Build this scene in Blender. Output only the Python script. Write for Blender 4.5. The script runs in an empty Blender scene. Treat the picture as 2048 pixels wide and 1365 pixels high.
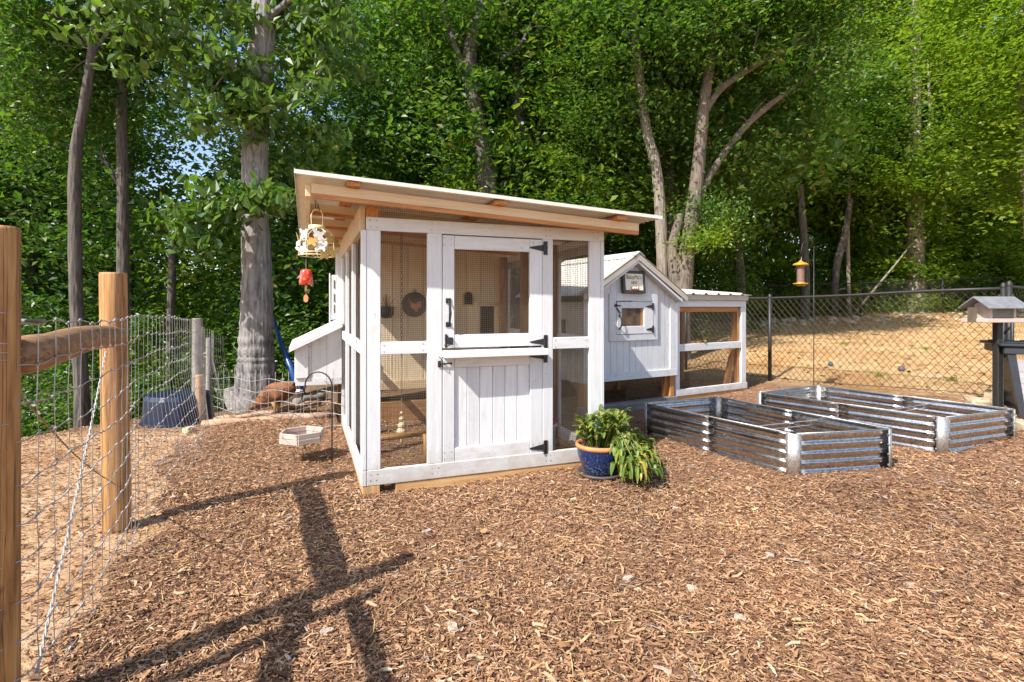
import bpy, math, random
import numpy as np
from mathutils import Vector, Matrix

random.seed(7)
rng = np.random.default_rng(7)
S = bpy.context.scene
COL = S.collection
R = math.radians

# ------------------------------------------------------------------ camera, world, sun, exposure
F, CX, CY, CH = 1074.0, 1024.0, 615.0, 1.4            # focal length and centre in photo pixels, eye height
cd = bpy.data.cameras.new('camera'); cam = bpy.data.objects.new('camera', cd); COL.objects.link(cam)
cam.location = (0, 0, CH); cam.rotation_euler = (R(90), 0, 0)
cd.sensor_width = 36; cd.lens = 36 * F / 2048
cd.shift_y = (CY - 682.5) / 2048
cd.clip_start = 0.05; cd.clip_end = 2000
S.camera = cam
SUN_H = Vector((0.69, 0.72)).normalized(); EL = R(45.5)
w = bpy.data.worlds.new('World'); S.world = w; w.use_nodes = True
nt = w.node_tree; bg = nt.nodes['Background']
sky = nt.nodes.new('ShaderNodeTexSky'); sky.sky_type = 'NISHITA'; sky.sun_disc = False
sky.sun_elevation = EL; sky.sun_rotation = R(223.8); sky.air_density = 1.0; sky.dust_density = 1.2; sky.ozone_density = 1.0
nt.links.new(sky.outputs[0], bg.inputs[0]); bg.inputs[1].default_value = 0.15
sd = bpy.data.lights.new('sun', 'SUN'); sun = bpy.data.objects.new('sun', sd); COL.objects.link(sun)
sd.energy = 5.0; sd.angle = R(0.53); sd.color = (1.0, 0.95, 0.88)
dv = Vector((SUN_H.x, SUN_H.y, -math.tan(EL))).normalized()
sun.rotation_euler = dv.to_track_quat('-Z', 'Y').to_euler(); sun.location = (-6, -6, 10)
S.view_settings.view_transform = 'Standard'; S.view_settings.look = 'None'
S.view_settings.exposure = 0.75; S.view_settings.gamma = 1.0
S.view_settings.use_curve_mapping = False
cy = S.cycles
cy.max_bounces = 7; cy.diffuse_bounces = 4; cy.glossy_bounces = 4; cy.transmission_bounces = 5; cy.transparent_max_bounces = 8
cy.caustics_reflective = False; cy.caustics_refractive = False
cy.use_denoising = True
cy.sample_clamp_indirect = 6.0

# ------------------------------------------------------------------ terrain
def sm(v, a, b):
    t = np.clip((np.asarray(v, float) - a) / (b - a), 0, 1); return t * t * (3 - 2 * t)
def hgt(x, y):
    x = np.asarray(x, float); y = np.asarray(y, float)
    h = 0.05 * np.maximum(0, np.minimum(y, 60) - 7) * sm(x, 0, 4)
    h = h + 0.12 * np.clip(x - 4.3, 0, 1.8) * sm(y, 3.5, 6.8) + 0.035 * np.clip(x - 8, 0, 12) * sm(y, 9, 18)
    h = h - 0.18 * np.maximum(0, np.minimum(y, 22) - 7.2) * sm(-x - 0.22 * (y - 7), 2.6, 5.5) * 0.9
    h = h - 0.035 * np.clip(y - 3.4, 0, 4) * sm(-x, 3.0, 4.2)
    h = h - 0.16 * np.clip(-x - 5.2, 0, 8) * sm(y, 4.5, 7)
    h = h - 0.045 * np.exp(-((x + .15) / 1.3) ** 2 - ((y - 4.1) / .75) ** 2)
    h = h + 0.012 * np.sin(x * 2.3 + 1) * np.sin(y * 1.9) * sm(np.hypot(x, y), 2, 4)
    return h
def H(x, y): return float(hgt(x, y))
def at(px, py, Y): return Vector(((px - CX) / F * Y, Y, CH + (CY - py) / F * Y))
def G(px, py, ymax=60):
    a, b = (px - CX) / F, (CY - py) / F
    ys = np.linspace(1.0, ymax, 6000); d = CH + b * ys - hgt(a * ys, ys)
    i = int(np.argmax(d < 0)); Y = ys[i] if d[i] < 0 else ymax
    return Vector((a * Y, Y, H(a * Y, Y)))

# ------------------------------------------------------------------ materials
M = {}
def newmat(name):
    m = bpy.data.materials.new(name); m.use_nodes = True
    nt = m.node_tree; b = nt.nodes['Principled BSDF']; M[name] = m
    return m, nt, b
def N(nt, t, **kw):
    n = nt.nodes.new(t)
    for k, v in kw.items():
        if k.startswith('i_'): n.inputs[k[2:].replace('_', ' ')].default_value = v
        else: setattr(n, k, v)
    return n
def ramp(nt, fac, stops, interp='LINEAR'):
    r = nt.nodes.new('ShaderNodeValToRGB'); r.color_ramp.interpolation = interp
    e = r.color_ramp.elements
    while len(e) < len(stops): e.new(0.5)
    for k, (p, c) in enumerate(stops): e[k].position = p; e[k].color = (*c, 1)
    nt.links.new(fac, r.inputs[0]); return r.outputs[0]
def mix(nt, fac, a, b, mode='MIX'):
    m = nt.nodes.new('ShaderNodeMix'); m.data_type = 'RGBA'; m.blend_type = mode
    for sock, v in ((m.inputs['Factor'], fac), (m.inputs['A'], a), (m.inputs['B'], b)):
        pass
    ins = [s for s in m.inputs if s.enabled]
    f, A, B = ins[0], ins[1], ins[2]
    for s, v in ((f, fac), (A, a), (B, b)):
        if hasattr(v, 'links') or hasattr(v, 'is_output'): nt.links.new(v, s)
        elif isinstance(v, (int, float)): s.default_value = v
        else: s.default_value = (*v, 1)
    return [s for s in m.outputs if s.enabled][0]
def coords(nt, scale=(1, 1, 1), rot=(0, 0, 0), kind='Object'):
    tc = nt.nodes.new('ShaderNodeTexCoord'); mp = nt.nodes.new('ShaderNodeMapping')
    mp.inputs['Scale'].default_value = scale; mp.inputs['Rotation'].default_value = rot
    nt.links.new(tc.outputs[kind], mp.inputs[0]); return mp.outputs[0]
def noise(nt, vec, scale, detail=4, rough=0.55, dist=0.0):
    n = N(nt, 'ShaderNodeTexNoise'); n.inputs['Scale'].default_value = scale; n.inputs['Detail'].default_value = detail
    n.inputs['Roughness'].default_value = rough; n.inputs['Distortion'].default_value = dist
    nt.links.new(vec, n.inputs['Vector']); return n.outputs['Fac']
def bump(nt, b, h, strength, dist=0.01):
    n = nt.nodes.new('ShaderNodeBump'); n.inputs['Strength'].default_value = strength; n.inputs['Distance'].default_value = dist
    nt.links.new(h, n.inputs['Height']); nt.links.new(n.outputs[0], b.inputs['Normal'])
def simple(name, col, rough=0.6, metal=0.0, var=0.12, vs=8, bs=0.0, bscale=60):
    m, nt, b = newmat(name)
    v = coords(nt); f = noise(nt, v, vs, 5)
    c = ramp(nt, f, [(0.3, tuple(x * (1 - var) for x in col)), (0.7, tuple(min(1, x * (1 + var)) for x in col))])
    nt.links.new(c, b.inputs['Base Color']); b.inputs['Roughness'].default_value = rough; b.inputs['Metallic'].default_value = metal
    if bs: bump(nt, b, noise(nt, v, bscale, 4), bs, 0.004)
    return m
AX = {'x': (2.2, 26, 26), 'y': (26, 2.2, 26), 'z': (26, 26, 2.2)}
def grained(name, dark, mid, light, rough=0.6, bs=0.25, spots=None):
    """wood whose grain runs along x, y or z of the object"""
    for a, sc in AX.items():
        m, nt, b = newmat(name + '_' + a)
        v = coords(nt, sc); f = noise(nt, v, 1.3, 6, 0.6, 0.4)
        c = ramp(nt, f, [(0.28, dark), (0.5, mid), (0.72, light)])
        oi = N(nt, 'ShaderNodeObjectInfo')
        t = ramp(nt, oi.outputs['Random'], [(0.0, (0.92, 0.92, 0.92)), (1.0, (1.06, 1.06, 1.06))])
        c = mix(nt, 1.0, c, t, 'MULTIPLY')
        if spots:
            s = noise(nt, coords(nt), spots[0], 3, 0.6)
            sf = ramp(nt, s, [(spots[1], (0, 0, 0)), (spots[1] + 0.06, (1, 1, 1))])
            c = mix(nt, sf, c, spots[2])
        if name in ('post_wood', 'rail_wood'):
            k = {'x': (.35, 16, 16), 'y': (16, .35, 16), 'z': (16, 16, .35)}[a]; g = noise(nt, coords(nt, k), 1.0, 4, .6, .3)
            c = mix(nt, ramp(nt, g, [(.485, (0, 0, 0)), (.50, (.9, .9, .9)), (.515, (0, 0, 0))]), c, (.055, .028, .012))
            g2 = noise(nt, coords(nt, tuple(q * .5 for q in k)), 1.0, 3, .6); c = mix(nt, ramp(nt, g2, [(.52, (0, 0, 0)), (.66, (.55, .55, .55))]), c, (.20, .10, .045))
        if name == 'white_paint':
            vv = coords(nt); sp = N(nt, 'ShaderNodeSeparateXYZ'); nt.links.new(vv, sp.inputs[0])
            mr = N(nt, 'ShaderNodeMapRange'); mr.inputs[1].default_value = .04; mr.inputs[2].default_value = .34; mr.inputs[3].default_value = .40; mr.inputs[4].default_value = -.05
            nt.links.new(sp.outputs[2], mr.inputs[0]); d1 = noise(nt, vv, 7, 6, .7); ad = N(nt, 'ShaderNodeMath', operation='ADD'); nt.links.new(mr.outputs[0], ad.inputs[0]); nt.links.new(d1, ad.inputs[1])
            c = mix(nt, ramp(nt, ad.outputs[0], [(.50, (0, 0, 0)), (.95, (.62, .62, .62))]), c, (.36, .29, .21))
            d2 = noise(nt, coords(nt, (sc[0] * .35, sc[1] * .35, sc[2] * .35)), 2.2, 7, .75)
            c = mix(nt, ramp(nt, d2, [(.60, (0, 0, 0)), (.70, (.35, .35, .35))]), c, (.48, .42, .34))
        nt.links.new(c, b.inputs['Base Color']); b.inputs['Roughness'].default_value = rough
        bump(nt, b, f, bs, 0.004)
grained('white_paint', (0.60, 0.605, 0.61), (0.675, 0.68, 0.685), (0.73, 0.735, 0.735), 0.6, 0.32, (6.5, 0.70, (0.42, 0.38, 0.32)))
grained('cream_paint', (0.60, 0.44, 0.26), (0.68, 0.51, 0.32), (0.74, 0.57, 0.37), 0.6, 0.3)
grained('wall_paint', (0.78, 0.60, 0.39), (0.86, 0.70, 0.48), (0.90, 0.76, 0.55), 0.6, 0.3)
grained('blush_paint', (0.42, 0.32, 0.27), (0.52, 0.42, 0.36), (0.60, 0.50, 0.44), 0.65, 0.3)
grained('bare_wood', (0.30, 0.11, 0.030), (0.52, 0.22, 0.065), (0.64, 0.32, 0.11), 0.62, 0.35, (9, 0.72, (0.16, 0.06, 0.02)))
grained('stud_wood', (0.20, 0.09, 0.035), (0.34, 0.17, 0.07), (0.44, 0.24, 0.10), 0.65, 0.3)
grained('post_wood', (0.16, 0.070, 0.022), (0.40, 0.20, 0.065), (0.56, 0.33, 0.13), 0.62, 0.9, (4.5, 0.64, (0.16, 0.07, 0.025)))
grained('skid_wood', (0.33, 0.17, 0.07), (0.50, 0.29, 0.12), (0.60, 0.38, 0.17), 0.7, 0.35)
grained('grey_wood', (0.12, 0.11, 0.10), (0.22, 0.20, 0.18), (0.32, 0.30, 0.27), 0.75, 0.5)
grained('log_wood', (0.20, 0.11, 0.065), (0.40, 0.25, 0.155), (0.52, 0.36, 0.24), 0.8, 0.7)
grained('rail_wood', (0.14, 0.07, 0.03), (0.34, 0.18, 0.085), (0.46, 0.29, 0.16), 0.75, 0.5, (5, 0.66, (0.10, 0.06, 0.04)))
grained('lilac_plank', (0.29, 0.27, 0.29), (0.35, 0.33, 0.35), (0.40, 0.38, 0.40), 0.6, 0.2)
simple('black_iron', (0.02, 0.02, 0.022), 0.45, 0.0, 0.2, 20, 0.1)
simple('black_vinyl', (0.022, 0.020, 0.018), 0.5, 0.0, 0.2, 20)
simple('fence_vinyl', (0.030, 0.017, 0.008), 0.5, 0.0, 0.3, 3)
simple('dark_frame', (0.045, 0.035, 0.03), 0.4, 0.0, 0.3, 30)
simple('cage_wire', (0.17, 0.13, 0.09), 0.5, 0.3, 0.2, 10)
simple('zinc_wire', (0.44, 0.43, 0.42), 0.4, 0.6, 0.2, 10)
simple('roof_metal', (0.74, 0.70, 0.62), 0.42, 0.15, 0.05, 3)
simple('feeder_roof_metal', (0.34, 0.33, 0.33), 0.4, 0.5, 0.2, 12)
simple('roof_trim', (0.50, 0.44, 0.37), 0.45, 0.15, 0.08, 6)
simple('cream_metal', (0.78, 0.70, 0.45), 0.35, 0.1, 0.06, 20)
simple('gold_metal', (0.55, 0.38, 0.12), 0.4, 0.25, 0.2, 20)
simple('navy_plastic', (0.006, 0.014, 0.040), 0.35, 0.0, 0.2, 4)
simple('blue_hose', (0.015, 0.06, 0.22), 0.35, 0.0, 0.2, 4)
simple('dark_plastic', (0.028, 0.033, 0.042), 0.4, 0.0, 0.2, 6, 0.1, 200)
simple('copper', (0.55, 0.22, 0.11), 0.45, 0.4, 0.2, 12)
simple('paper', (0.82, 0.76, 0.60), 0.7, 0.0, 0.08, 10)
simple('ink', (0.13, 0.11, 0.02), 0.7, 0.0, 0.1, 10)
simple('nest_brown', (0.30, 0.15, 0.04), 0.8, 0.0, 0.4, 40)
simple('egg', (0.75, 0.60, 0.45), 0.5, 0.0, 0.05, 10)
simple('terracotta', (0.50, 0.21, 0.075), 0.55, 0.0, 0.2, 12, 0.2, 60)
simple('saucer_clay', (0.085, 0.065, 0.06), 0.6, 0.0, 0.25, 12, 0.2, 60)
simple('soil', (0.07, 0.045, 0.03), 0.95, 0.0, 0.4, 20, 0.8, 50)
simple('yellow_plastic', (0.50, 0.25, 0.02), 0.35, 0.0, 0.1, 10)
simple('seed', (0.20, 0.115, 0.085), 0.6, 0.0, 0.55, 120, 0.5, 120)
simple('stone', (0.42, 0.33, 0.22), 0.85, 0.0, 0.3, 9, 0.7, 25)
simple('grey_stone', (0.24, 0.22, 0.20), 0.85, 0.0, 0.3, 9, 0.7, 25)
simple('pebble', (0.42, 0.33, 0.26), 0.8, 0.0, 0.35, 40, 0.3, 90)
simple('feather', (0.17, 0.065, 0.022), 0.75, 0.0, 0.75, 16, 0.7, 60)
simple('hen_leg', (0.45, 0.26, 0.08), 0.6)
simple('comb', (0.35, 0.02, 0.015), 0.5)
simple('white_plastic', (0.70, 0.70, 0.70), 0.35)
simple('red_plastic', (0.35, 0.02, 0.02), 0.4)
simple('pink_plastic', (0.45, 0.35, 0.40), 0.5)
simple('rope', (0.36, 0.35, 0.33), 0.8, 0.0, 0.3, 60, 0.5, 150)
simple('brown_rope', (0.30, 0.22, 0.15), 0.85, 0.0, 0.3, 60, 0.5, 150)
simple('blue_glaze_bead', (0.10, 0.22, 0.36), 0.15)
simple('ball_blue', (0.05, 0.11, 0.14), 0.5)
simple('ball_grey', (0.10, 0.095, 0.12), 0.6)
simple('straw', (0.62, 0.42, 0.17), 0.85, 0.0, 0.3, 30)
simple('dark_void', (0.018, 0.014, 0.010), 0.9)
simple('bead_wood', (0.66, 0.54, 0.34), 0.6, 0.0, 0.15, 30)
# window glass that reflects
m, nt, b = newmat('window_glass'); b.inputs['Base Color'].default_value = (0.10, 0.07, 0.05, 1); b.inputs['Roughness'].default_value = 0.06
b.inputs['Specular IOR Level'].default_value = 0.8
m, nt, b = newmat('clear_plastic'); b.inputs['Base Color'].default_value = (0.9, 0.88, 0.82, 1); b.inputs['Roughness'].default_value = 0.12
b.inputs['Transmission Weight'].default_value = 0.8; b.inputs['IOR'].default_value = 1.1
m, nt, b = newmat('red_glass')
v = coords(nt); f = noise(nt, v, 38, 3); c = ramp(nt, f, [(0.35, (0.75, 0.02, 0.01)), (0.52, (0.85, 0.07, 0.02)), (0.68, (0.9, 0.35, 0.25))])
nt.links.new(c, b.inputs['Base Color']); b.inputs['Roughness'].default_value = 0.12; b.inputs['Transmission Weight'].default_value = 0.15
m, nt, b = newmat('blue_glaze')
v = coords(nt); f = noise(nt, v, 55, 5, 0.75); g = noise(nt, v, 4, 2)
sep = N(nt, 'ShaderNodeSeparateXYZ'); nt.links.new(v, sep.inputs[0])
mr = N(nt, 'ShaderNodeMapRange'); mr.inputs[1].default_value = 0.0; mr.inputs[2].default_value = 0.24
mr.inputs[3].default_value = 0.10; mr.inputs[4].default_value = -0.06; nt.links.new(sep.outputs[2], mr.inputs[0])
ad = N(nt, 'ShaderNodeMath', operation='ADD'); nt.links.new(f, ad.inputs[0]); nt.links.new(mr.outputs[0], ad.inputs[1])
c = ramp(nt, ad.outputs[0], [(0.42, (0.003, 0.013, 0.060)), (0.58, (0.007, 0.030, 0.115)), (0.64, (0.15, 0.19, 0.27)), (0.72, (0.28, 0.28, 0.28))])
nt.links.new(c, b.inputs['Base Color']); b.inputs['Roughness'].default_value = 0.22; b.inputs['Coat Weight'].default_value = 0.5
# galvanised sheet with spangle
m, nt, b = newmat('galvanised')
v = coords(nt); vo = N(nt, 'ShaderNodeTexVoronoi'); vo.inputs['Scale'].default_value = 70; nt.links.new(v, vo.inputs[0])
c = ramp(nt, vo.outputs['Color'], [(0.2, (0.40, 0.40, 0.41)), (0.8, (0.64, 0.63, 0.62))]); nt.links.new(c, b.inputs['Base Color'])
b.inputs['Metallic'].default_value = 1.0
rr = ramp(nt, noise(nt, v, 6, 4), [(0.3, (0.16, 0.16, 0.16)), (0.7, (0.30, 0.30, 0.30))]); nt.links.new(rr, b.inputs['Roughness'])
bump(nt, b, noise(nt, v, 9, 3), 0.10, 0.01)
m, nt, b = newmat('galvanised_dull')
v = coords(nt); vo = N(nt, 'ShaderNodeTexVoronoi'); vo.inputs['Scale'].default_value = 110; nt.links.new(v, vo.inputs[0])
c = ramp(nt, vo.outputs['Color'], [(0.2, (0.38, 0.36, 0.34)), (0.8, (0.62, 0.60, 0.57))]); nt.links.new(c, b.inputs['Base Color'])
b.inputs['Metallic'].default_value = 0.85; b.inputs['Roughness'].default_value = 0.5
# bark
def bark(name, dark, light, sc=1.0):
    m, nt, b = newmat(name)
    v = coords(nt, (9 * sc, 9 * sc, 1.3 * sc)); vo = N(nt, 'ShaderNodeTexVoronoi', feature='F1'); vo.inputs['Scale'].default_value = 2.2
    nz = noise(nt, v, 1.2, 5, 0.65, 1.2)
    nt.links.new(v, vo.inputs[0])
    mm = N(nt, 'ShaderNodeMath', operation='MULTIPLY'); nt.links.new(vo.outputs[0], mm.inputs[0]); nt.links.new(nz, mm.inputs[1])
    big = noise(nt, coords(nt), 1.6, 4, 0.6)
    c = ramp(nt, mm.outputs[0], [(0.06, dark), (0.34, light)])
    c = mix(nt, ramp(nt, big, [(0.45, (0, 0, 0)), (0.65, (.6, .6, .6))]), c, tuple(min(1, x * 1.35) for x in light))
    c = mix(nt, 0.45, c, ramp(nt, nz, [(0.35, dark), (0.65, light)]))
    nt.links.new(c, b.inputs['Base Color']); b.inputs['Roughness'].default_value = 0.9; bump(nt, b, mm.outputs[0], 0.9, 0.035)
bark('oak_bark', (0.040, 0.037, 0.036), (0.30, 0.275, 0.26))
bark('white_bark', (0.16, 0.13, 0.10), (0.42, 0.36, 0.29), 1.2)
bark('fork_bark', (0.040, 0.033, 0.026), (0.20, 0.155, 0.12), 1.3)
bark('dark_bark', (0.03, 0.025, 0.022), (0.13, 0.11, 0.095))
bark('pale_bark', (0.09, 0.072, 0.055), (0.30, 0.25, 0.20), 1.4)
# leaves
def leafmat(name, stops, trans=0.35, tcol=(0.20, 0.34, 0.03), gloss=0.5):
    m = bpy.data.materials.new(name); m.use_nodes = True; nt = m.node_tree; nt.nodes.clear(); M[name] = m
    out = N(nt, 'ShaderNodeOutputMaterial'); g = N(nt, 'ShaderNodeNewGeometry')
    c = ramp(nt, g.outputs['Random Per Island'], stops)
    big = noise(nt, coords(nt, kind='Object'), 0.55, 2)
    c = mix(nt, 1.0, c, ramp(nt, big, [(0.35, (0.72, 0.82, 0.8)), (0.65, (1.25, 1.12, 0.95))]), 'MULTIPLY')
    p = N(nt, 'ShaderNodeBsdfPrincipled'); p.inputs['Roughness'].default_value = 0.42; p.inputs['Specular IOR Level'].default_value = gloss
    nt.links.new(c, p.inputs['Base Color'])
    t = N(nt, 'ShaderNodeBsdfTranslucent'); tc = mix(nt, 0.5, c, tcol); nt.links.new(tc, t.inputs[0])
    ms = N(nt, 'ShaderNodeMixShader'); ms.inputs[0].default_value = trans
    nt.links.new(p.outputs[0], ms.inputs[1]); nt.links.new(t.outputs[0], ms.inputs[2]); nt.links.new(ms.outputs[0], out.inputs[0])
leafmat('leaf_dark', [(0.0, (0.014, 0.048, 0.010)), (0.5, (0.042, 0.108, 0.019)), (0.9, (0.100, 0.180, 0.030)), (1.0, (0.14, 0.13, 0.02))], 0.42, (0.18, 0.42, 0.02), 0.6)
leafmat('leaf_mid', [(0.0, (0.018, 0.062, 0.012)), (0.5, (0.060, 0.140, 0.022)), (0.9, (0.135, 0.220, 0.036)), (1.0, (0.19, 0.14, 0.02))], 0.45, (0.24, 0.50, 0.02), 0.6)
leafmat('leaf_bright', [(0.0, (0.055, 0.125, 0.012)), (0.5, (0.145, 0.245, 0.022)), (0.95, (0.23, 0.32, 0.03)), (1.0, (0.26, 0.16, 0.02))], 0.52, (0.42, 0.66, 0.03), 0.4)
leafmat('leaf_oak', [(0.0, (0.035, 0.105, 0.014)), (0.5, (0.072, 0.155, 0.024)), (1.0, (0.14, 0.20, 0.045))], 0.42, (0.26, 0.45, 0.02), 0.6)
leafmat('leaf_pot', [(0.0, (0.06, 0.12, 0.02)), (0.5, (0.13, 0.20, 0.035)), (0.85, (0.23, 0.27, 0.05)), (1.0, (0.36, 0.28, 0.05))], 0.25, (0.30, 0.36, 0.04), 0.35)
# chips
def chipmat(name, stops, rough=0.85):
    m, nt, b = newmat(name); g = N(nt, 'ShaderNodeNewGeometry')
    c = ramp(nt, g.outputs['Random Per Island'], stops)
    f = noise(nt, coords(nt, (1, 1, 1)), 90, 3); c = mix(nt, 1.0, c, ramp(nt, f, [(0.3, (0.75, 0.72, 0.7)), (0.7, (1.15, 1.12, 1.1))]), 'MULTIPLY')
    bgn = noise(nt, coords(nt), 0.9, 5, .6); c = mix(nt, 1.0, c, ramp(nt, bgn, [(0.34, (0.74, 0.70, 0.68)), (0.5, (1, 1, 1)), (0.66, (1.16, 1.14, 1.10))]), 'MULTIPLY')
    nt.links.new(c, b.inputs['Base Color']); b.inputs['Roughness'].default_value = rough; bump(nt, b, f, 0.4, 0.002)
chipmat('chip', [(0.0, (0.060, 0.027, 0.014)), (0.16, (0.155, 0.072, 0.034)), (0.46, (0.335, 0.180, 0.088)), (0.78, (0.44, 0.257, 0.132)), (0.95, (0.55, 0.365, 0.21)), (1.0, (0.48, 0.40, 0.31))])
chipmat('dead_leaf', [(0.0, (0.24, 0.07, 0.03)), (0.4, (0.34, 0.17, 0.07)), (0.8, (0.35, 0.22, 0.08)), (1.0, (0.5, 0.40, 0.2))])
m, nt, b = newmat('mulch')
v = coords(nt); n1 = noise(nt, v, 38, 6, 0.7, 0.6); n2 = noise(nt, v, 1.1, 3); vo = N(nt, 'ShaderNodeTexVoronoi'); vo.inputs['Scale'].default_value = 60; nt.links.new(v, vo.inputs[0])
c = ramp(nt, n1, [(0.3, (0.06, 0.028, 0.015)), (0.46, (0.17, 0.085, 0.045)), (0.60, (0.28, 0.15, 0.08)), (0.75, (0.38, 0.23, 0.13))])
c = mix(nt, 0.35, c, ramp(nt, vo.outputs['Color'], [(0.1, (0.14, 0.07, 0.04)), (0.9, (0.48, 0.29, 0.17))]))
c = mix(nt, 1.0, c, ramp(nt, n2, [(0.35, (0.85, 0.85, 0.85)), (0.65, (1.12, 1.08, 1.05))]), 'MULTIPLY')
nt.links.new(c, b.inputs['Base Color']); b.inputs['Roughness'].default_value = 0.95; bump(nt, b, n1, 0.9, 0.02)
m, nt, b = newmat('ground')
at_ = N(nt, 'ShaderNodeAttribute', attribute_name='tint'); v = coords(nt)
n1 = noise(nt, v, 14, 7, 0.7); n2 = noise(nt, v, 0.8, 4)
c = mix(nt, 1.0, at_.outputs['Color'], ramp(nt, n1, [(0.3, (0.55, 0.50, 0.45)), (0.5, (1, 1, 1)), (0.72, (1.35, 1.3, 1.2))]), 'MULTIPLY')
n3 = noise(nt, v, 2.6, 5, 0.65)
c = mix(nt, 1.0, c, ramp(nt, n2, [(0.32, (0.80, 0.66, 0.50)), (0.5, (1.0, 1.0, 1.0)), (0.68, (1.10, 1.12, 1.20))]), 'MULTIPLY')
c = mix(nt, 1.0, c, ramp(nt, n3, [(0.35, (0.86, 0.80, 0.70)), (0.65, (1.08, 1.08, 1.12))]), 'MULTIPLY')
nt.links.new(c, b.inputs['Base Color']); b.inputs['Roughness'].default_value = 0.95; bump(nt, b, n1, 1.0, 0.05)
def mm_(name, axis=None):
    if name in M: return M[name]
    return M[name + '_' + (axis or 'z')]

# ------------------------------------------------------------------ mesh helpers
def link(o, parent=None):
    COL.objects.link(o)
    if parent is not None: o.parent = parent
    return o
def tag(o, label=None, cat=None, group=None, kind=None):
    if label: o['label'] = label
    if cat: o['category'] = cat
    if group: o['group'] = group
    if kind: o['kind'] = kind
    return o
def empty(name, loc=(0, 0, 0), rz=0.0, **kw):
    o = bpy.data.objects.new(name, None); link(o); o.location = loc; o.rotation_euler = (0, 0, rz); o.empty_display_size = 0.1
    return tag(o, **kw)
def np_mesh(name, V, Fc, mat, parent=None, smooth=False, **kw):
    V = np.asarray(V, np.float32); Fc = np.asarray(Fc, np.int32); k = Fc.shape[1]
    me = bpy.data.meshes.new(name); me.vertices.add(len(V)); me.vertices.foreach_set('co', V.ravel())
    me.loops.add(Fc.size); me.loops.foreach_set('vertex_index', Fc.ravel())
    me.polygons.add(len(Fc)); me.polygons.foreach_set('loop_start', np.arange(0, Fc.size, k, dtype=np.int32))
    me.polygons.foreach_set('loop_total', np.full(len(Fc), k, np.int32))
    me.polygons.foreach_set('use_smooth', np.full(len(Fc), smooth))
    me.update(calc_edges=True); me.materials.append(mm_(mat))
    o = bpy.data.objects.new(name, me); link(o, parent); return tag(o, **kw)
class MB:
    def __init__(s): s.v = []; s.f = []
    def box(s, x0, x1, y0, y1, z0, z1, tf=None, bev=0.0):
        n = len(s.v)
        if bev <= 0:
            P = [(x, y, z) for z in (z0, z1) for y in (y0, y1) for x in (x0, x1)]
            fs = [(0, 2, 3, 1), (4, 5, 7, 6), (0, 1, 5, 4), (2, 6, 7, 3), (0, 4, 6, 2), (1, 3, 7, 5)]
        else:
            b = min(bev, (x1 - x0) * .3, (y1 - y0) * .3, (z1 - z0) * .3)
            P = []; idx = {}
            for sx in (0, 1):
                for sy in (0, 1):
                    for sz in (0, 1):
                        X, Y, Z = (x0, x1)[sx], (y0, y1)[sy], (z0, z1)[sz]
                        dx, dy, dz = (b, -b)[sx], (b, -b)[sy], (b, -b)[sz]
                        idx[sx, sy, sz, 0] = len(P); P.append((X, Y + dy, Z + dz))
                        idx[sx, sy, sz, 1] = len(P); P.append((X + dx, Y, Z + dz))
                        idx[sx, sy, sz, 2] = len(P); P.append((X + dx, Y + dy, Z))
            fs = []
            for q in (0, 1):
                a = [idx[q, 0, 0, 0], idx[q, 1, 0, 0], idx[q, 1, 1, 0], idx[q, 0, 1, 0]]; fs.append(tuple(a if q else a[::-1]))
                a = [idx[0, q, 0, 1], idx[1, q, 0, 1], idx[1, q, 1, 1], idx[0, q, 1, 1]]; fs.append(tuple(a[::-1] if q else a))
                a = [idx[0, 0, q, 2], idx[1, 0, q, 2], idx[1, 1, q, 2], idx[0, 1, q, 2]]; fs.append(tuple(a if q else a[::-1]))
            for p in (0, 1):
                for q in (0, 1):
                    fs.append((idx[p, q, 0, 0], idx[p, q, 1, 0], idx[p, q, 1, 1], idx[p, q, 0, 1]) if p != q else (idx[p, q, 0, 0], idx[p, q, 0, 1], idx[p, q, 1, 1], idx[p, q, 1, 0]))
                    fs.append((idx[p, 0, q, 0], idx[p, 1, q, 0], idx[p, 1, q, 2], idx[p, 0, q, 2]) if p == q else (idx[p, 0, q, 0], idx[p, 0, q, 2], idx[p, 1, q, 2], idx[p, 1, q, 0]))
                    fs.append((idx[0, p, q, 1], idx[1, p, q, 1], idx[1, p, q, 2], idx[0, p, q, 2]) if p != q else (idx[0, p, q, 1], idx[0, p, q, 2], idx[1, p, q, 2], idx[1, p, q, 1]))
            for k in ((a, b_, c_) for a in (0, 1) for b_ in (0, 1) for c_ in (0, 1)):
                t = (idx[(*k, 0)], idx[(*k, 1)], idx[(*k, 2)]); fs.append(t if sum(k) % 2 == 1 else t[::-1])
        if tf is not None: P = [tuple(tf @ Vector(p)) for p in P]
        s.v += P; s.f += [tuple(i + n for i in f) for f in fs]; return s
    def tube(s, pts, r, n=6, cap=True, ell=1.0):
        pts = [Vector(p) for p in pts]
        rs = list(r) if hasattr(r, '__len__') else [r] * len(pts)
        base = len(s.v); up = None
        for i, p in enumerate(pts):
            d = (pts[min(i + 1, len(pts) - 1)] - pts[max(i - 1, 0)]).normalized()
            if up is None: up = Vector((0, 0, 1)) if abs(d.z) < 0.9 else Vector((1, 0, 0))
            a = d.cross(up).normalized(); b = a.cross(d).normalized(); up = b
            for k in range(n):
                t = 2 * math.pi * k / n
                s.v.append(tuple(p + (a * math.cos(t) + b * math.sin(t) * ell) * rs[i]))
        for i in range(len(pts) - 1):
            for k in range(n):
                q = base + i * n; k2 = (k + 1) % n
                s.f.append((q + k, q + k2, q + n + k2, q + n + k))
        if cap:
            s.f.append(tuple(base + k for k in range(n))[::-1]); q = base + (len(pts) - 1) * n; s.f.append(tuple(q + k for k in range(n)))
        return s
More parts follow.
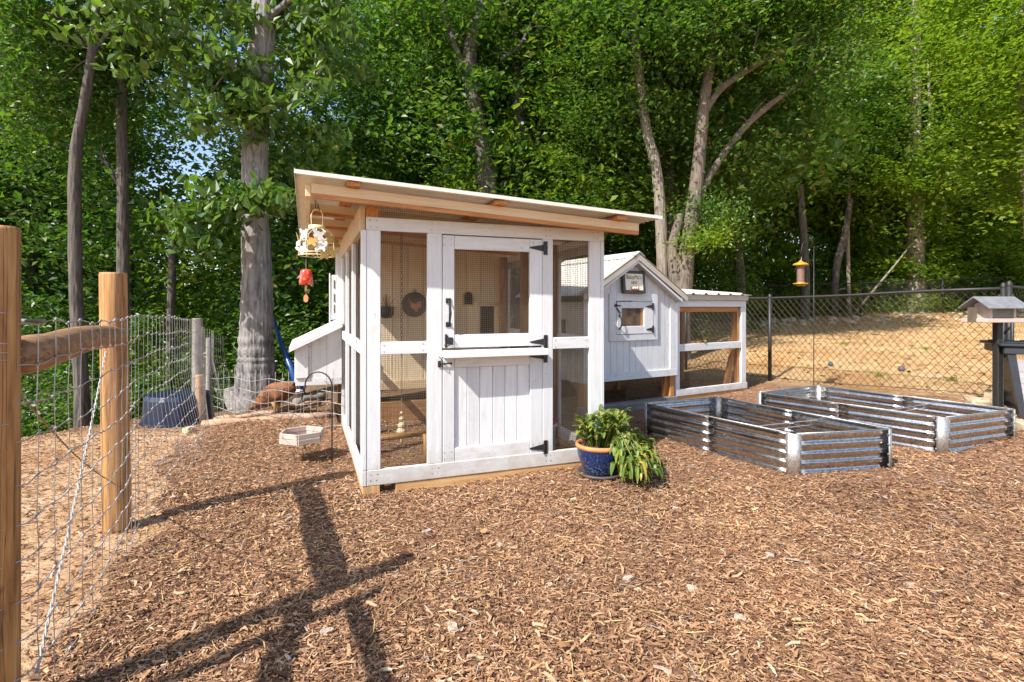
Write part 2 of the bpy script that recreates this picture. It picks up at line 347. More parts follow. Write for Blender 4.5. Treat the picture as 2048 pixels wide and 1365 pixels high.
    def lathe(s, prof, c=(0, 0, 0), n=24, sx=1.0, sy=1.0):
        base = len(s.v)
        for r, z in prof:
            for k in range(n):
                t = 2 * math.pi * k / n; s.v.append((c[0] + r * math.cos(t) * sx, c[1] + r * math.sin(t) * sy, c[2] + z))
        for i in range(len(prof) - 1):
            for k in range(n):
                q = base + i * n; k2 = (k + 1) % n; s.f.append((q + k, q + k2, q + n + k2, q + n + k))
        return s
    def prism(s, poly, lo, hi, axis='y'):
        """poly of (a,b); extruded along axis"""
        n = len(s.v); m = len(poly)
        for d in (lo, hi):
            for a, b in poly:
                s.v.append({'y': (a, d, b), 'x': (d, a, b), 'z': (a, b, d)}[axis])
        s.f.append(tuple(range(n, n + m))); s.f.append(tuple(range(n + m, n + 2 * m))[::-1])
        for k in range(m):
            k2 = (k + 1) % m; s.f.append((n + k2, n + k, n + m + k, n + m + k2))
        return s
    def build(s, name, mat, parent=None, smooth=False, **kw):
        me = bpy.data.meshes.new(name); me.from_pydata([tuple(v) for v in s.v], [], s.f)
        me.materials.append(mm_(mat) if not isinstance(mat, tuple) else mm_(*mat))
        if smooth: me.polygons.foreach_set('use_smooth', [True] * len(me.polygons))
        me.update(); o = bpy.data.objects.new(name, me); link(o, parent); return tag(o, **kw)
def board(name, x0, x1, y0, y1, z0, z1, mat, parent, bev=0.004, **kw):
    d = {'x': x1 - x0, 'y': y1 - y0, 'z': z1 - z0}; a = max(d, key=d.get)
    return MB().box(x0, x1, y0, y1, z0, z1, bev=bev).build(name, (mat, a), parent, **kw)
def copy_tree(o, parent=None):
    c = o.copy(); link(c)
    if parent is not None: c.parent = parent
    for ch in list(o.children): copy_tree(ch, c)
    return c
def wire_grid(a0, a1, b0, b1, sp=0.0155, th=0.0021):
    """square wire grid in a plane: list of (axis, pos, lo, hi)"""
    out = []
    for k in range(1, int((a1 - a0) / sp) + 1): out.append(('a', a0 + k * sp, b0, b1))
    for k in range(1, int((b1 - b0) / sp) + 1): out.append(('b', b0 + k * sp, a0, a1))
    return out
def wire_panel(name, plane, c, a0, a1, b0, b1, parent, mat='cage_wire', sp=0.0165, th=0.0018):
    """plane 'y': a is x, b is z; plane 'x': a is y, b is z"""
    mb = MB(); t = th / 2
    for ax, p, lo, hi in wire_grid(a0, a1, b0, b1, sp, th):
        if plane == 'y':
            if ax == 'a': mb.box(p - t, p + t, c - t, c + t, lo, hi)
            else: mb.box(lo, hi, c - 3 * t, c - t, p - t, p + t)
        else:
            if ax == 'a': mb.box(c - t, c + t, p - t, p + t, lo, hi)
            else: mb.box(c - 3 * t, c - t, lo, hi, p - t, p + t)
    return mb.build(name, mat, parent, kind='stuff')
def ball(c, r, n=12, m=8, sx=1, sy=1, sz=1):
    mb = MB(); prof = [(max(1e-4, r * math.sin(math.pi * i / m)), -r * sz * math.cos(math.pi * i / m)) for i in range(m + 1)]
    return mb.lathe(prof, c, n, sx, sy)
def rock(name, c, s, mat, seed, **kw):
    rg = np.random.default_rng(seed); mb = MB()
    nn, mmm = 14, 9
    for i in range(mmm + 1):
        for k in range(nn):
            th = math.pi * i / mmm; ph = 2 * math.pi * k / nn
            d = Vector((math.sin(th) * math.cos(ph), math.sin(th) * math.sin(ph), math.cos(th)))
            f = 1 + 0.22 * math.sin(3.1 * d.x + seed) * math.cos(2.7 * d.y + 2 * d.z + seed) + (rg.uniform(-.06, .06) if 0 < i < mmm else 0)
            p = [max(-.75, min(.75, q * 1.25)) * f for q in d]
            mb.v.append((p[0] * s[0], p[1] * s[1], p[2] * s[2]))
    for i in range(mmm):
        for k in range(nn):
            k2 = (k + 1) % nn; mb.f.append((i * nn + k, (i + 1) * nn + k, (i + 1) * nn + k2, i * nn + k2))
    o = mb.build(name, mat, None, False, **kw); o.location = c; o.rotation_euler = (0, 0, seed); return o

# ------------------------------------------------------------------ ground
gx = np.concatenate([-np.geomspace(300, 12, 24), np.arange(-11.7, 18, 0.3), np.geomspace(18.5, 300, 24)])
gy = np.concatenate([np.linspace(-60, -3, 12), np.arange(-2.5, 26, 0.3), np.geomspace(26.5, 400, 24)])
X, Y = np.meshgrid(gx, gy); V = np.stack([X, Y, hgt(X, Y)], -1).reshape(-1, 3)
nx, ny = len(gx), len(gy); i = np.arange(nx * ny).reshape(ny, nx)
Fq = np.stack([i[:-1, :-1], i[:-1, 1:], i[1:, 1:], i[1:, :-1]], -1).reshape(-1, 4)
ground = np_mesh('ground', V, Fq, 'ground', smooth=True, kind='structure')
FD = np.array([-0.446, 0.895]); FP = np.array([-2.48, 3.38])          # the wire fence's line
def fence_side(x, y):     # metres to the camera's side (right) of the wire fence
    return (x - FP[0]) * FD[1] - (y - FP[1]) * FD[0]
def chain_side(x, y):     # metres to the near side of the chain-link fence
    p = np.array([4.42, 9.2]); d = np.array([0.59, -0.807]); return -((x - p[0]) * 0.807 + (y - p[1]) * 0.59)
vx, vy = V[:, 0], V[:, 1]
sand = np.array([0.58, 0.39, 0.23]); yard = np.array([0.56, 0.36, 0.17]); litter = np.array([0.19, 0.12, 0.07])
wl = sm(vy, 6.2, 7.2)[:, None]
tint = sand * (1 - wl) + litter * wl
wr = (sm(-chain_side(vx, vy), -0.3, 0.3) * sm(vx, 1.0, 2.4))[:, None]
tint = tint * (1 - wr) + yard * wr
edge = (sm(vy + 1.2 * np.sin(vx * 0.9) - 0.1 * vx, 19.0, 20.5) * sm(vx, 2, 5))[:, None]
tint = tint * (1 - edge) + litter * edge * 1.0
ca = ground.data.color_attributes.new('tint', 'FLOAT_COLOR', 'POINT')
ca.data.foreach_set('color', np.concatenate([tint, np.ones((len(V), 1))], 1).astype(np.float32).ravel())
# mulch sheet
def mulch_mask(x, y):
    wob = 0.10 * np.sin(3.1 * y + 1.3 * x) + 0.06 * np.sin(7.3 * y + 2)
    a = fence_side(x, y) > 0.13 + wob + 0.12 * np.maximum(0, 2.2 - y)
    b = chain_side(x, y) > 0.25 + wob
    c = y < 7.0 + wob * 2 + 2.8 * sm(x, -2.5, 2.5)
    return a & b & c
mx = np.arange(-7, 11, 0.07); my = np.arange(-1.5, 11, 0.07); X, Y = np.meshgrid(mx, my)
Z = hgt(X, Y) + 0.014 + 0.008 * np.sin(X * 11 + np.sin(Y * 7)) * np.sin(Y * 13)
i = np.arange(X.size).reshape(X.shape); Fq = np.stack([i[:-1, :-1], i[:-1, 1:], i[1:, 1:], i[1:, :-1]], -1).reshape(-1, 4)
cxm = X.reshape(-1)[Fq].mean(1); cym = Y.reshape(-1)[Fq].mean(1); keep = mulch_mask(cxm, cym)
Fq = Fq[keep]; used = np.unique(Fq); remap = np.zeros(X.size, int); remap[used] = np.arange(len(used))
np_mesh('mulch_ground', np.stack([X.ravel(), Y.ravel(), Z.ravel()], -1)[used], remap[Fq], 'mulch', smooth=True, kind='structure')

def chips(name, pts, mat, lmin, lmax, wmin, wmax, lift=0.016, kind='stuff', thin=False):
    n = len(pts); L = rng.uniform(lmin, lmax, n) ** 1.0; W = rng.uniform(wmin, wmax, n); T = W * 0.35
    a = rng.uniform(0, 2 * np.pi, n); til = rng.normal(0, 0.22, n); rol = rng.normal(0, 0.4, n)
    d = np.stack([np.cos(a) * np.cos(til), np.sin(a) * np.cos(til), np.sin(til)], -1)
    s = np.stack([-np.sin(a) * np.cos(rol), np.cos(a) * np.cos(rol), np.sin(rol)], -1)
    u = np.cross(d, s)
    base = pts + np.array([0, 0, 1.0]) * (lift + rng.uniform(0, 0.014, n))[:, None]
    tp = rng.uniform(0.3, 0.9, (n, 1)); bend = rng.normal(0, 0.10, (n, 1)) * L[:, None]
    corner = [(-.5, -.5, 0), (-.5, .5, 0), (.0, .55, 0), (.5, .5, 0), (.5, -.5, 0), (.0, -.55, 0)]
    P = []
    for top in (0, 1):
        for (l, q, _) in corner:
            w_ = np.where(l > 0.2, tp, 1.0)
            off = s * bend if l == 0 else 0
            P.append(base + d * (l * L)[:, None] + s * (q * W)[:, None] * w_ + off + u * (T * top)[:, None] + u * ((1 - abs(l) * 2) * 0.15 * W)[:, None])
    V = np.stack(P, 1).reshape(-1, 3); o = np.arange(n)[:, None] * 12
    f = np.array([[6, 7, 8, 11], [8, 9, 10, 11], [0, 5, 11, 6], [5, 4, 10, 11], [1, 7, 8, 2], [2, 8, 9, 3], [0, 6, 7, 1], [3, 9, 10, 4]])
    f[0] = [6, 11, 8, 7]; f[1] = [8, 11, 10, 9]
    if thin: f = f[:2]
    else: f = f[:6]
    Fc = (o[:, :, None] + f[None]).reshape(-1, 4)
    return np_mesh(name, V, Fc, mat, kind=kind)
# density falls with distance; only where the ground can be seen
def scatter(y0, y1, dens, pad=1.06):
    area = (y1 - y0) * (y1 + y0) * pad
    n = int(area * dens); y = np.sqrt(rng.uniform(y0 ** 2, y1 ** 2, n)); x = rng.uniform(-1, 1, n) * y * pad
    return x, y
cx_, cy_ = [], []
for y0, y1, dn in ((1.55, 2.6, 9500), (2.6, 4.2, 6000), (4.2, 6.5, 3000), (6.5, 9.5, 1000)):
    x, y = scatter(y0, y1, dn); cx_.append(x); cy_.append(y)
x = np.concatenate(cx_); y = np.concatenate(cy_); k = mulch_mask(x, y); x, y = x[k], y[k]
# leave the coop's floor and the ground under it to the sand
c1 = (x + 1.10) * .933 + (y - 4.06) * .359; c2 = -(x + 1.10) * .359 + (y - 4.06) * .933
inside = (c1 > 0.02) & (c1 < 2.04) & (c2 > 0.02) & (c2 < 4)
k = ~inside | (rng.random(len(x)) < 0.35); x, y = x[k], y[k]
pts = np.stack([x, y, hgt(x, y)], -1)
big = rng.random(len(x)) < 0.05; near = pts[:, 1] < 3.6
chips('wood_chips', pts[~big & near], 'chip', 0.010, 0.038, 0.0018, 0.0068)
chips('wood_chips', pts[~big & ~near], 'chip', 0.012, 0.044, 0.0025, 0.0085, thin=True)
chips('bark_mulch', pts[big], 'chip', 0.025, 0.070, 0.004, 0.013, 0.018)
# loose chips on the sand behind the fence and in the hen yard
x, y = scatter(1.6, 8.0, 900); k = ~mulch_mask(x, y) & (x < 0); x, y = x[k], y[k]
chips('scattered_chips', np.stack([x, y, hgt(x, y)], -1), 'chip', 0.012, 0.055, 0.0025, 0.009, 0.002)
# straws, twigs and a few fallen leaves
x, y = scatter(1.6, 5.0, 22); k = mulch_mask(x, y); chips('straw_bits', np.stack([x[k], y[k], hgt(x[k], y[k])], -1), 'straw', .06, .15, .0015, .003, .026)
x, y = scatter(1.6, 5.0, 9); k = mulch_mask(x, y); chips('twigs', np.stack([x[k], y[k], hgt(x[k], y[k])], -1), 'grey_stone', .05, .13, .003, .006, .026)
x, y = scatter(1.7, 6.5, 1.1); k = mulch_mask(x, y); chips('fallen_leaves', np.stack([x[k], y[k], hgt(x[k], y[k])], -1), 'dead_leaf', .035, .07, .020, .035, .03, thin=True)
# pebbles and stray stones in the mulch
for k_, (px, py, s) in enumerate([(855, 1072, .022), (1000, 1100, .018), (1385, 1187, .020), (1256, 1168, .020), (905, 1268, .024), (1350, 1023, .016), (655, 1275, .020),
                                  (1100, 1180, .014), (1540, 1120, .018), (1700, 1050, .016), (730, 1010, .016), (1480, 1250, .02), (1820, 1180, .018)]):
    p = G(px, py); rock('pebble', (p.x, p.y, p.z + .022), (s * 1.5, s, s * .7), 'pebble', k_ + 1,
                        label='small smooth stone lying loose on the bark mulch', cat='stone', group='stray stones on the mulch')
yx, yy = rng.uniform(2.5, 20, 9000), rng.uniform(7.2, 20.5, 9000); k = (-chain_side(yx, yy) > .1); yx, yy = yx[k], yy[k]
chips('yard_straw', np.stack([yx, yy, hgt(yx, yy)], -1), 'straw', .05, .17, .006, .016, .004, thin=True)
yx, yy = rng.uniform(2.5, 20, 2600), rng.uniform(7.2, 20.5, 2600); k = (-chain_side(yx, yy) > .1); yx, yy = yx[k], yy[k]
chips('yard_debris', np.stack([yx, yy, hgt(yx, yy)], -1), 'chip', .03, .09, .015, .04, .004)
# litter of leaves and stones on the yard's far edge
rx, ry = rng.uniform(4.5, 20, 260), rng.uniform(17.5, 21.0, 260)
mb = MB()
for a, b_ in zip(rx, ry):
    s = rng.uniform(.04, .16); r = ball((a, b_, H(a, b_) + s * .25), s, 6, 4, 1, .8, .55); o_ = len(mb.v); mb.v += r.v; mb.f += [tuple(q + o_ for q in f) for f in r.f]
mb.build('yard_rubble', 'stone', kind='stuff')

# ------------------------------------------------------------------ 1. the chicken run with its hen house
A1 = math.atan2(.359, .933)
run = empty('chicken_coop', (-1.10, 4.06, 0), A1, label='white framed walk-in chicken run with split door under a sloping metal roof', cat='chicken coop')
WP, BW, ST, CR = 'white_paint', 'bare_wood', 'stud_wood', 'cream_paint'
def rz(x): return 2.325 - 0.0456 * (x + .5)          # top of the roof sheet
b = board
b('header', 0, 2.06, -.002, .033, 1.985, 2.086, WP, run)
b('bottom_rail', 0, 2.06, -.002, .033, .045, .163, WP, run)
b('corner_post', 0, .105, 0, .035, .163, 1.985, WP, run)
b('door_post', .466, .583, 0, .035, .163, 1.985, WP, run)
b('door_post', 1.460, 1.557, 0, .035, .163, 1.985, WP, run)
b('corner_post', 1.915, 2.024, 0, .035, .163, 1.985, WP, run)
b('corner_board', 2.026, 2.062, -.001, .09, .163, 1.985, WP, run)
b('corner_board', -.036, -.001, -.004, .088, .163, 1.985, WP, run)
b('corner_block', -.036, -.001, -.004, .088, .045, .162, WP, run)
b('middle_rail', .105, .466, .001, .034, 1.037, 1.133, WP, run)
b('middle_rail', 1.557, 1.915, .001, .034, 1.040, 1.140, WP, run)
b('skid', .22, 2.10, .005, .10, -.10, .043, 'skid_wood', run)
b('skid', -.030, .10, .0, .09, -.10, .043, 'skid_wood', run)
b('skid', -.030, .06, .092, 4.0, -.10, .028, 'skid_wood', run)
b('skid', 2.0, 2.09, .102, 4.0, -.06, .043, 'skid_wood', run)
# inner studs
for sx in (.010, .468, 1.465, 1.93):
    b('stud', sx + .03, sx + .085, .037, .125, .045, 1.985, ST, run)
b('top_plate', 0, 2.06, .037, .125, 1.99, 2.07, ST, run)
b('gable_stud', .005, .092, .02, .11, 2.088, 2.17, BW, run)
# side walls
for side, xo0, xo1, xs0, xs1 in ((0, -.036, -.001, 0.001, .016), (1, 2.026, 2.062, 1.937, 2.024)):
    y0 = .09
    b('side_rail', xo0, xo1, y0, 2.44, .030, .163, WP, run)
    b('side_rail', xo0, xo1, y0, 2.44, 1.035, 1.130, WP, run)
    b('side_header', xo0 - .010 * (1 - side), xo1, y0 - .03, 2.44, 1.98 if side == 0 else 1.90, 2.17 if side == 0 else 2.05, CR if side == 0 else WP, run)
    for sy in (.86, 1.65, 2.35):
        b('side_trim', xo0, xo1, sy, sy + .089, .163, 1.035, WP, run); b('side_trim', xo0, xo1, sy, sy + .089, 1.130, 1.98 if side == 0 else 1.90, WP, run)
        b('stud', xs0, xs1, sy + .02, sy + .06, .045, 2.05, WP if side == 0 else ST, run)
    wire_panel('wire_mesh', 'x', .020 if side == 0 else 2.024, .1, 2.40, .165, 1.03, run, sp=.02)
    wire_panel('wire_mesh', 'x', .020 if side == 0 else 2.024, .1, 2.40, 1.13, 1.98, run, sp=.02)
# mesh panels of the front
wire_panel('wire_mesh', 'y', .040, .095, .475, 1.133, 1.985, run)
wire_panel('wire_mesh', 'y', .040, .095, .475, .163, 1.037, run)
wire_panel('wire_mesh', 'y', .040, 1.55, 1.925, 1.140, 1.985, run)
wire_panel('wire_mesh', 'y', .040, 1.55, 1.925, .163, 1.040, run)
wire_panel('wire_mesh', 'y', .060, .10, 2.0, 2.086, 2.20, run)
# split door
dr = b('door_leaf', .589, .685, .001, .036, 1.075, 1.976, WP, run)
def dpart(name, *a, **k): return board(name, *a, parent=k.pop('parent', dr), **k)
dpart('door_stile', 1.345, 1.457, .001, .036, 1.075, 1.976, WP)
dpart('door_rail', .687, 1.343, .003, .036, 1.868, 1.976, WP)
dpart('door_rail', .687, 1.343, .003, .036, 1.075, 1.180, WP)
wire_panel('wire_mesh', 'y', .042, .68, 1.35, 1.175, 1.872, dr)
dl = b('door_leaf', .589, .685, .001, .036, .157, 1.000, WP, run)
dpart('door_stile', 1.345, 1.457, .001, .036, .157, 1.000, WP, parent=dl)
dpart('door_rail', .687, 1.343, .003, .036, .915, 1.000, WP, parent=dl)
dpart('door_rail', .687, 1.343, .003, .036, .157, .270, WP, parent=dl)
dpart('door_shelf', .585, 1.461, -.125, .030, 1.003, 1.055, WP, parent=dl)
for k in range(6):
    x0 = .687 + k * .1095; dpart('panel_board', x0 + .002, x0 + .1075, .022, .034, .270, .915, WP, parent=dl, bev=.003)
board('panel_back', .687, 1.343, .0345, .038, .270, .915, WP, dl, 0)
mb = MB(); rn = random.Random(3)
for x in (.03, .075, .50, .55, 1.49, 1.53, 1.95, 1.99):
    for z in (.085, .13, 2.01, 2.06): mb.tube([(x + rn.uniform(-.008, .008), -.0035, z), (x + rn.uniform(-.003, .003), -.0018, z)], .0036, 6)
for x in (.13, .43, 1.58, 1.88): 
    for z in (1.06, 1.11): mb.tube([(x, -.001, z + rn.uniform(-.006, .006)), (x, .001, z)], .0034, 6)
for x in (.60, .66, 1.37, 1.43):
    for z in (.19, .24, .94, 1.10, 1.15, 1.90, 1.95): mb.tube([(x, -.001, z + rn.uniform(-.006, .006)), (x, .001, z)], .0032, 6)
mb.build('nail_heads', 'cage_wire', run, kind='stuff')
# ironwork
def hinge(x, z, sgn, par, y=0, sc=1.0, nm='hinge'):
    mb = MB(); mb.box(x, x + .034 * sc, y - .006, y - .001, z - .058 * sc, z + .058 * sc, bev=.002)
    mb.tube([(x, y - .009, z - .056 * sc), (x, y - .009, z + .056 * sc)], .007 * sc, 8)
    mb.prism([(x - .004, z - .028 * sc), (x - .004, z + .028 * sc), (x - .13 * sc, z + .006), (x - .13 * sc, z - .006)], y - .006, y - .001)
    for q, dz in ((.017, .036), (.017, -.036), (-.03, 0), (-.08, 0)):
        mb.tube([(x + q * sc, y - .006, z + dz * sc), (x + q * sc, y - .009, z + dz * sc)], .005 * sc, 6)
    return mb.build(nm, 'black_iron', par)
hinge(1.470, 1.905, 1, dr); hinge(1.470, 1.105, 1, dr); hinge(1.470, .985, 1, dl); hinge(1.470, .205, 1, dl)
mb = MB()
for z in (1.262, 1.452): mb.box(.612, .655, -.007, -.001, z - .020, z + .020, bev=.003)
mb.tube([(.634, -.006, 1.262), (.636, -.035, 1.285), (.638, -.048, 1.355), (.636, -.035, 1.43), (.634, -.006, 1.452)], [.008, .009, .012, .009, .008], 8)
mb.build('door_handle', 'black_iron', dr)
mb = MB(); mb.box(.606, .622, -.006, -.001, 1.075, 1.185, bev=.002); mb.box(.622, .668, -.030, -.001, 1.105, 1.16, bev=.004)
mb.tube([(.612, -.01, 1.08), (.618, -.03, 1.09), (.64, -.035, 1.105), (.668, -.034, 1.107)], .005, 6); mb.tube([(.614, -.004, 1.18), (.63, -.004, 1.162)], .006, 6)
mb.build('door_latch', 'black_iron', dr)
mb = MB(); mb.box(.548, .572, -.010, -.001, .925, .975, bev=.002); mb.tube([(.56, -.014, .95), (.66, -.020, .955)], .006, 8)
mb.tube([(.575, -.01, .975), (.578, -.028, .985), (.582, -.03, .94), (.578, -.01, .93)], .004, 6); mb.tube([(.555, -.01, 1.01), (.575, -.025, .985)], .003, 5)
mb.build('slide_bolt', 'black_iron', dl)
# roof
def slope_beam(name, x0, x1, y0, y1, dz0, dz1, mat, par, zt=None):
    mb = MB(); f = zt or (lambda x: 2.262 - .049 * (x + .395))
    n = len(mb.v)
    P = [(x, y, f(x) + d) for d in (dz0, dz1) for y in (y0, y1) for x in (x0, x1)]
    mb.v += P; mb.f += [(0, 2, 3, 1), (4, 5, 7, 6), (0, 1, 5, 4), (2, 6, 7, 3), (0, 4, 6, 2), (1, 3, 7, 5)]
    return mb.build(name, (mat, 'x' if x1 - x0 > y1 - y0 else 'y'), par)
for k, yy in enumerate((-.20, .55, 1.30, 2.05, 2.80, 3.55)):
    slope_beam('rafter', -.393, 2.29, yy, yy + .036, -.066, 0, CR, run)
    slope_beam('rafter_strip', -.393, 2.29, yy + .001, yy + .040, -.097, -.067, BW, run)
b('fascia', -.432, -.396, -.198, 3.9, 2.168, 2.252, CR, run)
for xx in (-.16, .94, 2.03):
    f = (lambda x, q=xx: 2.262 - .049 * (q + .395))
    slope_beam('purlin', xx, xx + .09, -.275, 3.95, .001, .032, BW, run, f)
# corrugated sheets: three, lapped
ncol = 10; per = .0665
k_ = 0
for y0, y1 in ((-.30, 1.18), (1.16, 2.64), (2.62, 4.1)):
    ns = int((y1 - y0) / per * 8); ys = np.linspace(y0, y1, ns + 1); xs = np.linspace(-.5, 2.46, ncol + 1)
    for mesh_side in (0,):
        X, Yy = np.meshgrid(xs, ys); Zz = rz(X) - .012 + .008 * np.cos(Yy / per * 2 * np.pi) + .002 * k_
        V1 = np.stack([X, Yy, Zz], -1).reshape(-1, 3); V2 = V1 - np.array([0, 0, .0015]); nn = len(V1)
        i = np.arange(nn).reshape(X.shape); q = np.stack([i[:-1, :-1], i[:-1, 1:], i[1:, 1:], i[1:, :-1]], -1).reshape(-1, 4)
        e = [np.stack([i[:-1, 0], i[1:, 0], i[1:, 0] + nn, i[:-1, 0] + nn], -1), np.stack([i[:-1, -1], i[1:, -1], i[1:, -1] + nn, i[:-1, -1] + nn], -1),
             np.stack([i[0, :-1], i[0, 1:], i[0, 1:] + nn, i[0, :-1] + nn], -1)]
        np_mesh('roof_sheet', np.concatenate([V1, V2]), np.concatenate([q, q[:, ::-1] + nn] + e), 'roof_metal', run, smooth=True)
    k_ += 1
mb = MB(); mb.box(-.502, -.498, -.305, 4.1, 2.300, 2.333); mb.build('roof_edge', 'roof_metal', run)
mb = MB(); mb.v += [(x, y, rz(x) + dz) for dz in (-.026, .002) for y in (-.306, -.302) for x in (-.5, 2.46)]
mb.f += [(0, 2, 3, 1), (4, 5, 7, 6), (0, 1, 5, 4), (2, 6, 7, 3), (0, 4, 6, 2), (1, 3, 7, 5)]; mb.build('roof_edge', 'roof_metal', run)
# hen house front wall (seen through the mesh)
hw = b('hen_house_wall', 0, 2.06, 2.475, 2.49, .5, 1.0, CR, run, 0)
nb = 11; wb = 2.06 / nb
for k in range(nb):
    x0, x1 = k * wb + .002, (k + 1) * wb - .002; xm = (x0 + x1) / 2
    segs = [(.50, rz(xm) - .09)]
    if 1.64 < xm < 1.93: segs = [(.50, 1.03), (1.415, rz(xm) - .09)]
    for z0, z1 in segs: b('siding_board', x0, x1, 2.45, 2.472, z0, z1, 'wall_paint', run, .003)
MB().box(1.60, 1.97, 2.60, 2.62, .95, 1.5).build('dark_interior', 'dark_void', run)  # near-black sheet painted as the shade inside, behind the pop door opening
fr = b('pop_door_frame', 1.60, 1.655, 2.425, 2.45, 1.0, 1.46, 'wall_paint', run)
board('frame_side', 1.925, 1.985, 2.425, 2.45, 1.0, 1.46, CR, fr); board('frame_top', 1.656, 1.924, 2.425, 2.45, 1.415, 1.46, CR, fr)
b('floor_joist', 0, 2.06, 2.42, 2.449, .40, .50, CR, run)
b('ground_board', .05, 2.0, 2.40, 2.438, -.02, .255, ST, run)
# side, back and floor of hen house
for k in range(8):
    y0 = 2.445 + k * .195
    for xx in (-.028, 2.034): b('siding_board', xx, xx + .022, y0, y0 + .191, .50, rz(xx) - .10, WP if xx < 0 else CR, run, .003)
b('corner_trim', -.085, -.030, 2.44, 2.50, .50, 2.10, WP, run); b('floor_panel', 0, 2.06, 2.45, 4.0, .46, .499, ST, run)
b('back_wall', 0, 2.06, 3.99, 4.01, .5, 2.1, WP, run, 0)
for cx0, cy0 in ((0, 3.9), (1.97, 3.9), (0, 2.46), (1.97, 2.46)): b('leg', cx0, cx0 + .085, cy0, cy0 + .085, -.3, .46, ST, run)
# side window shutters seen edge-on
b('shutter', -.155, -.090, 2.47, 2.49, 1.25, 1.78, WP, run); b('shutter_edge', -.170, -.157, 2.46, 2.50, 1.22, 1.80, WP, run)
mb = MB()
for z in (1.62, 1.46, 1.33): mb.box(-.118, -.108, 2.462, 2.468, z, z + .10)
mb.box(-.135, -.09, 2.462, 2.468, 1.245, 1.255); mb.build('shutter_slots', 'black_iron', run)
# nesting box
nb_ = b('nest_box', -.535, -.036, 2.32, 2.34, .512, .60, WP, run)
def npoly(name, poly, y0, y1, mat, par=nb_): return MB().prism(poly, y0, y1).build(name, (mat, 'z'), par)
def zt(x): return 1.165 + (x + .06) * .475
for k in range(3):
    x0, x1 = -.53 + k * .165, -.53 + (k + 1) * .165 - .003
    npoly('side_board', [(x0, .602), (x1, .602), (x1, zt(x1)), (x0, zt(x0))], 2.325, 2.345, WP)
board('front_panel', -.545, -.525, 2.346, 3.7, .55, .94, WP, nb_); board('box_floor', -.52, -.05, 2.346, 3.7, .52, .54, WP, nb_)
board('batten', -.535, -.40, 2.300, 2.322, .60, .98, WP, nb_)
mb = MB(); mb.prism([(-.60, zt(-.60) - .006), (-.036, zt(-.036) + .0), (-.036, zt(-.036) + .045), (-.60, zt(-.60) + .040)], 2.22, 3.8); mb.build('box_lid', (WP, 'y'), nb_)
mb = MB(); mb.box(-.565, -.555, 2.23, 2.24, zt(-.56) + .037, zt(-.56) + .055); mb.box(-.35, -.33, 2.23, 2.26, zt(-.35) + .040, zt(-.35) + .046)
mb.build('lid_screw', 'black_iron', nb_)
# sandy floor litter
fx, fy = rng.uniform(.05, 2.0, 900), rng.uniform(.1, 2.4, 900)
ca_, sa_ = math.cos(A1), math.sin(A1); wx = -1.10 + fx * ca_ - fy * sa_; wy = 4.06 + fx * sa_ + fy * ca_
chips('run_litter', np.stack([wx, wy, hgt(wx, wy) + .02], -1), 'straw', 0.02, 0.06, 0.003, 0.006)

def L1(x, y, z):      # run-local to world
    return Vector((-1.10 + x * ca_ - y * sa_, 4.06 + x * sa_ + y * ca_, z))
def on1(name, x, y, z, **kw): return empty(name, L1(x, y, z), A1, **kw)
# things inside the run
t = on1('rooster_sign', .826, 2.43, 1.433, label='round dark metal sign with a copper rooster on the hen house wall', cat='wall sign')
mb = MB(); mb.prism([(.155 * math.cos(a), .155 * math.sin(a)) for a in np.linspace(0, 2 * math.pi, 33)[:-1]], 0, .012); mb.build('sign_disc', 'dark_frame', t)
roo = [(-.075, .085), (-.055, .045), (-.03, .02), (.02, .015), (.045, .035), (.06, .03), (.085, .045), (.075, .01), (.082, -.03), (.05, -.045), (.03, -.06), (.04, -.09), (.015, -.09), (.0, -.06),
       (-.03, -.05), (-.055, -.02), (-.05, .01)]
MB().prism(roo, -.008, -.001).build('rooster', 'copper', t)
mb = MB(); mb.tube([(-.012, .005, .155), (-.016, .005, .175), (0, .005, .20), (.016, .005, .175), (.012, .005, .155)], .004, 6); mb.build('hanger', 'black_iron', t)
t = on1('arched_mirror', 1.515, 2.43, 1.42, label='small wooden arched mirror hung beside the pop door', cat='mirror')
arc = [(-.073, 0), (.073, 0)] + [(.073 * math.cos(a), .115 + .073 * math.sin(a)) for a in np.linspace(0, math.pi, 13)]
MB().prism(arc, 0, .016).build('mirror_frame', 'gold_metal', t); MB().prism([(x * .72, .018 + z * .84) for x, z in arc], -.006, -.001).build('mirror_glass', 'dark_void', t)
t = on1('hanging_pot', .47, 2.30, 1.27, label='black metal pot of dried stems hung on the hen house wall', cat='pot')
mb = MB().lathe([(.001, 0), (.06, .005), (.085, .05), (.085, .10), (.078, .13), (.085, .14), (.07, .14), (.065, .06), (.001, .05)], n=18); mb.build('pot_body', 'black_iron', t, True)
mb = MB(); mb.box(.08, .12, .0, .006, .12, .13)
for k in range(16):
    a = rng.uniform(0, 6.28); q = rng.uniform(.02, .11); mb.tube([(0, 0, .1), (q * .5 * math.cos(a), q * .5 * math.sin(a), .17), (q * math.cos(a), q * math.sin(a), rng.uniform(.18, .29))], [.004, .003, .002], 4)
mb.build('dried_stems', 'nest_brown', t)
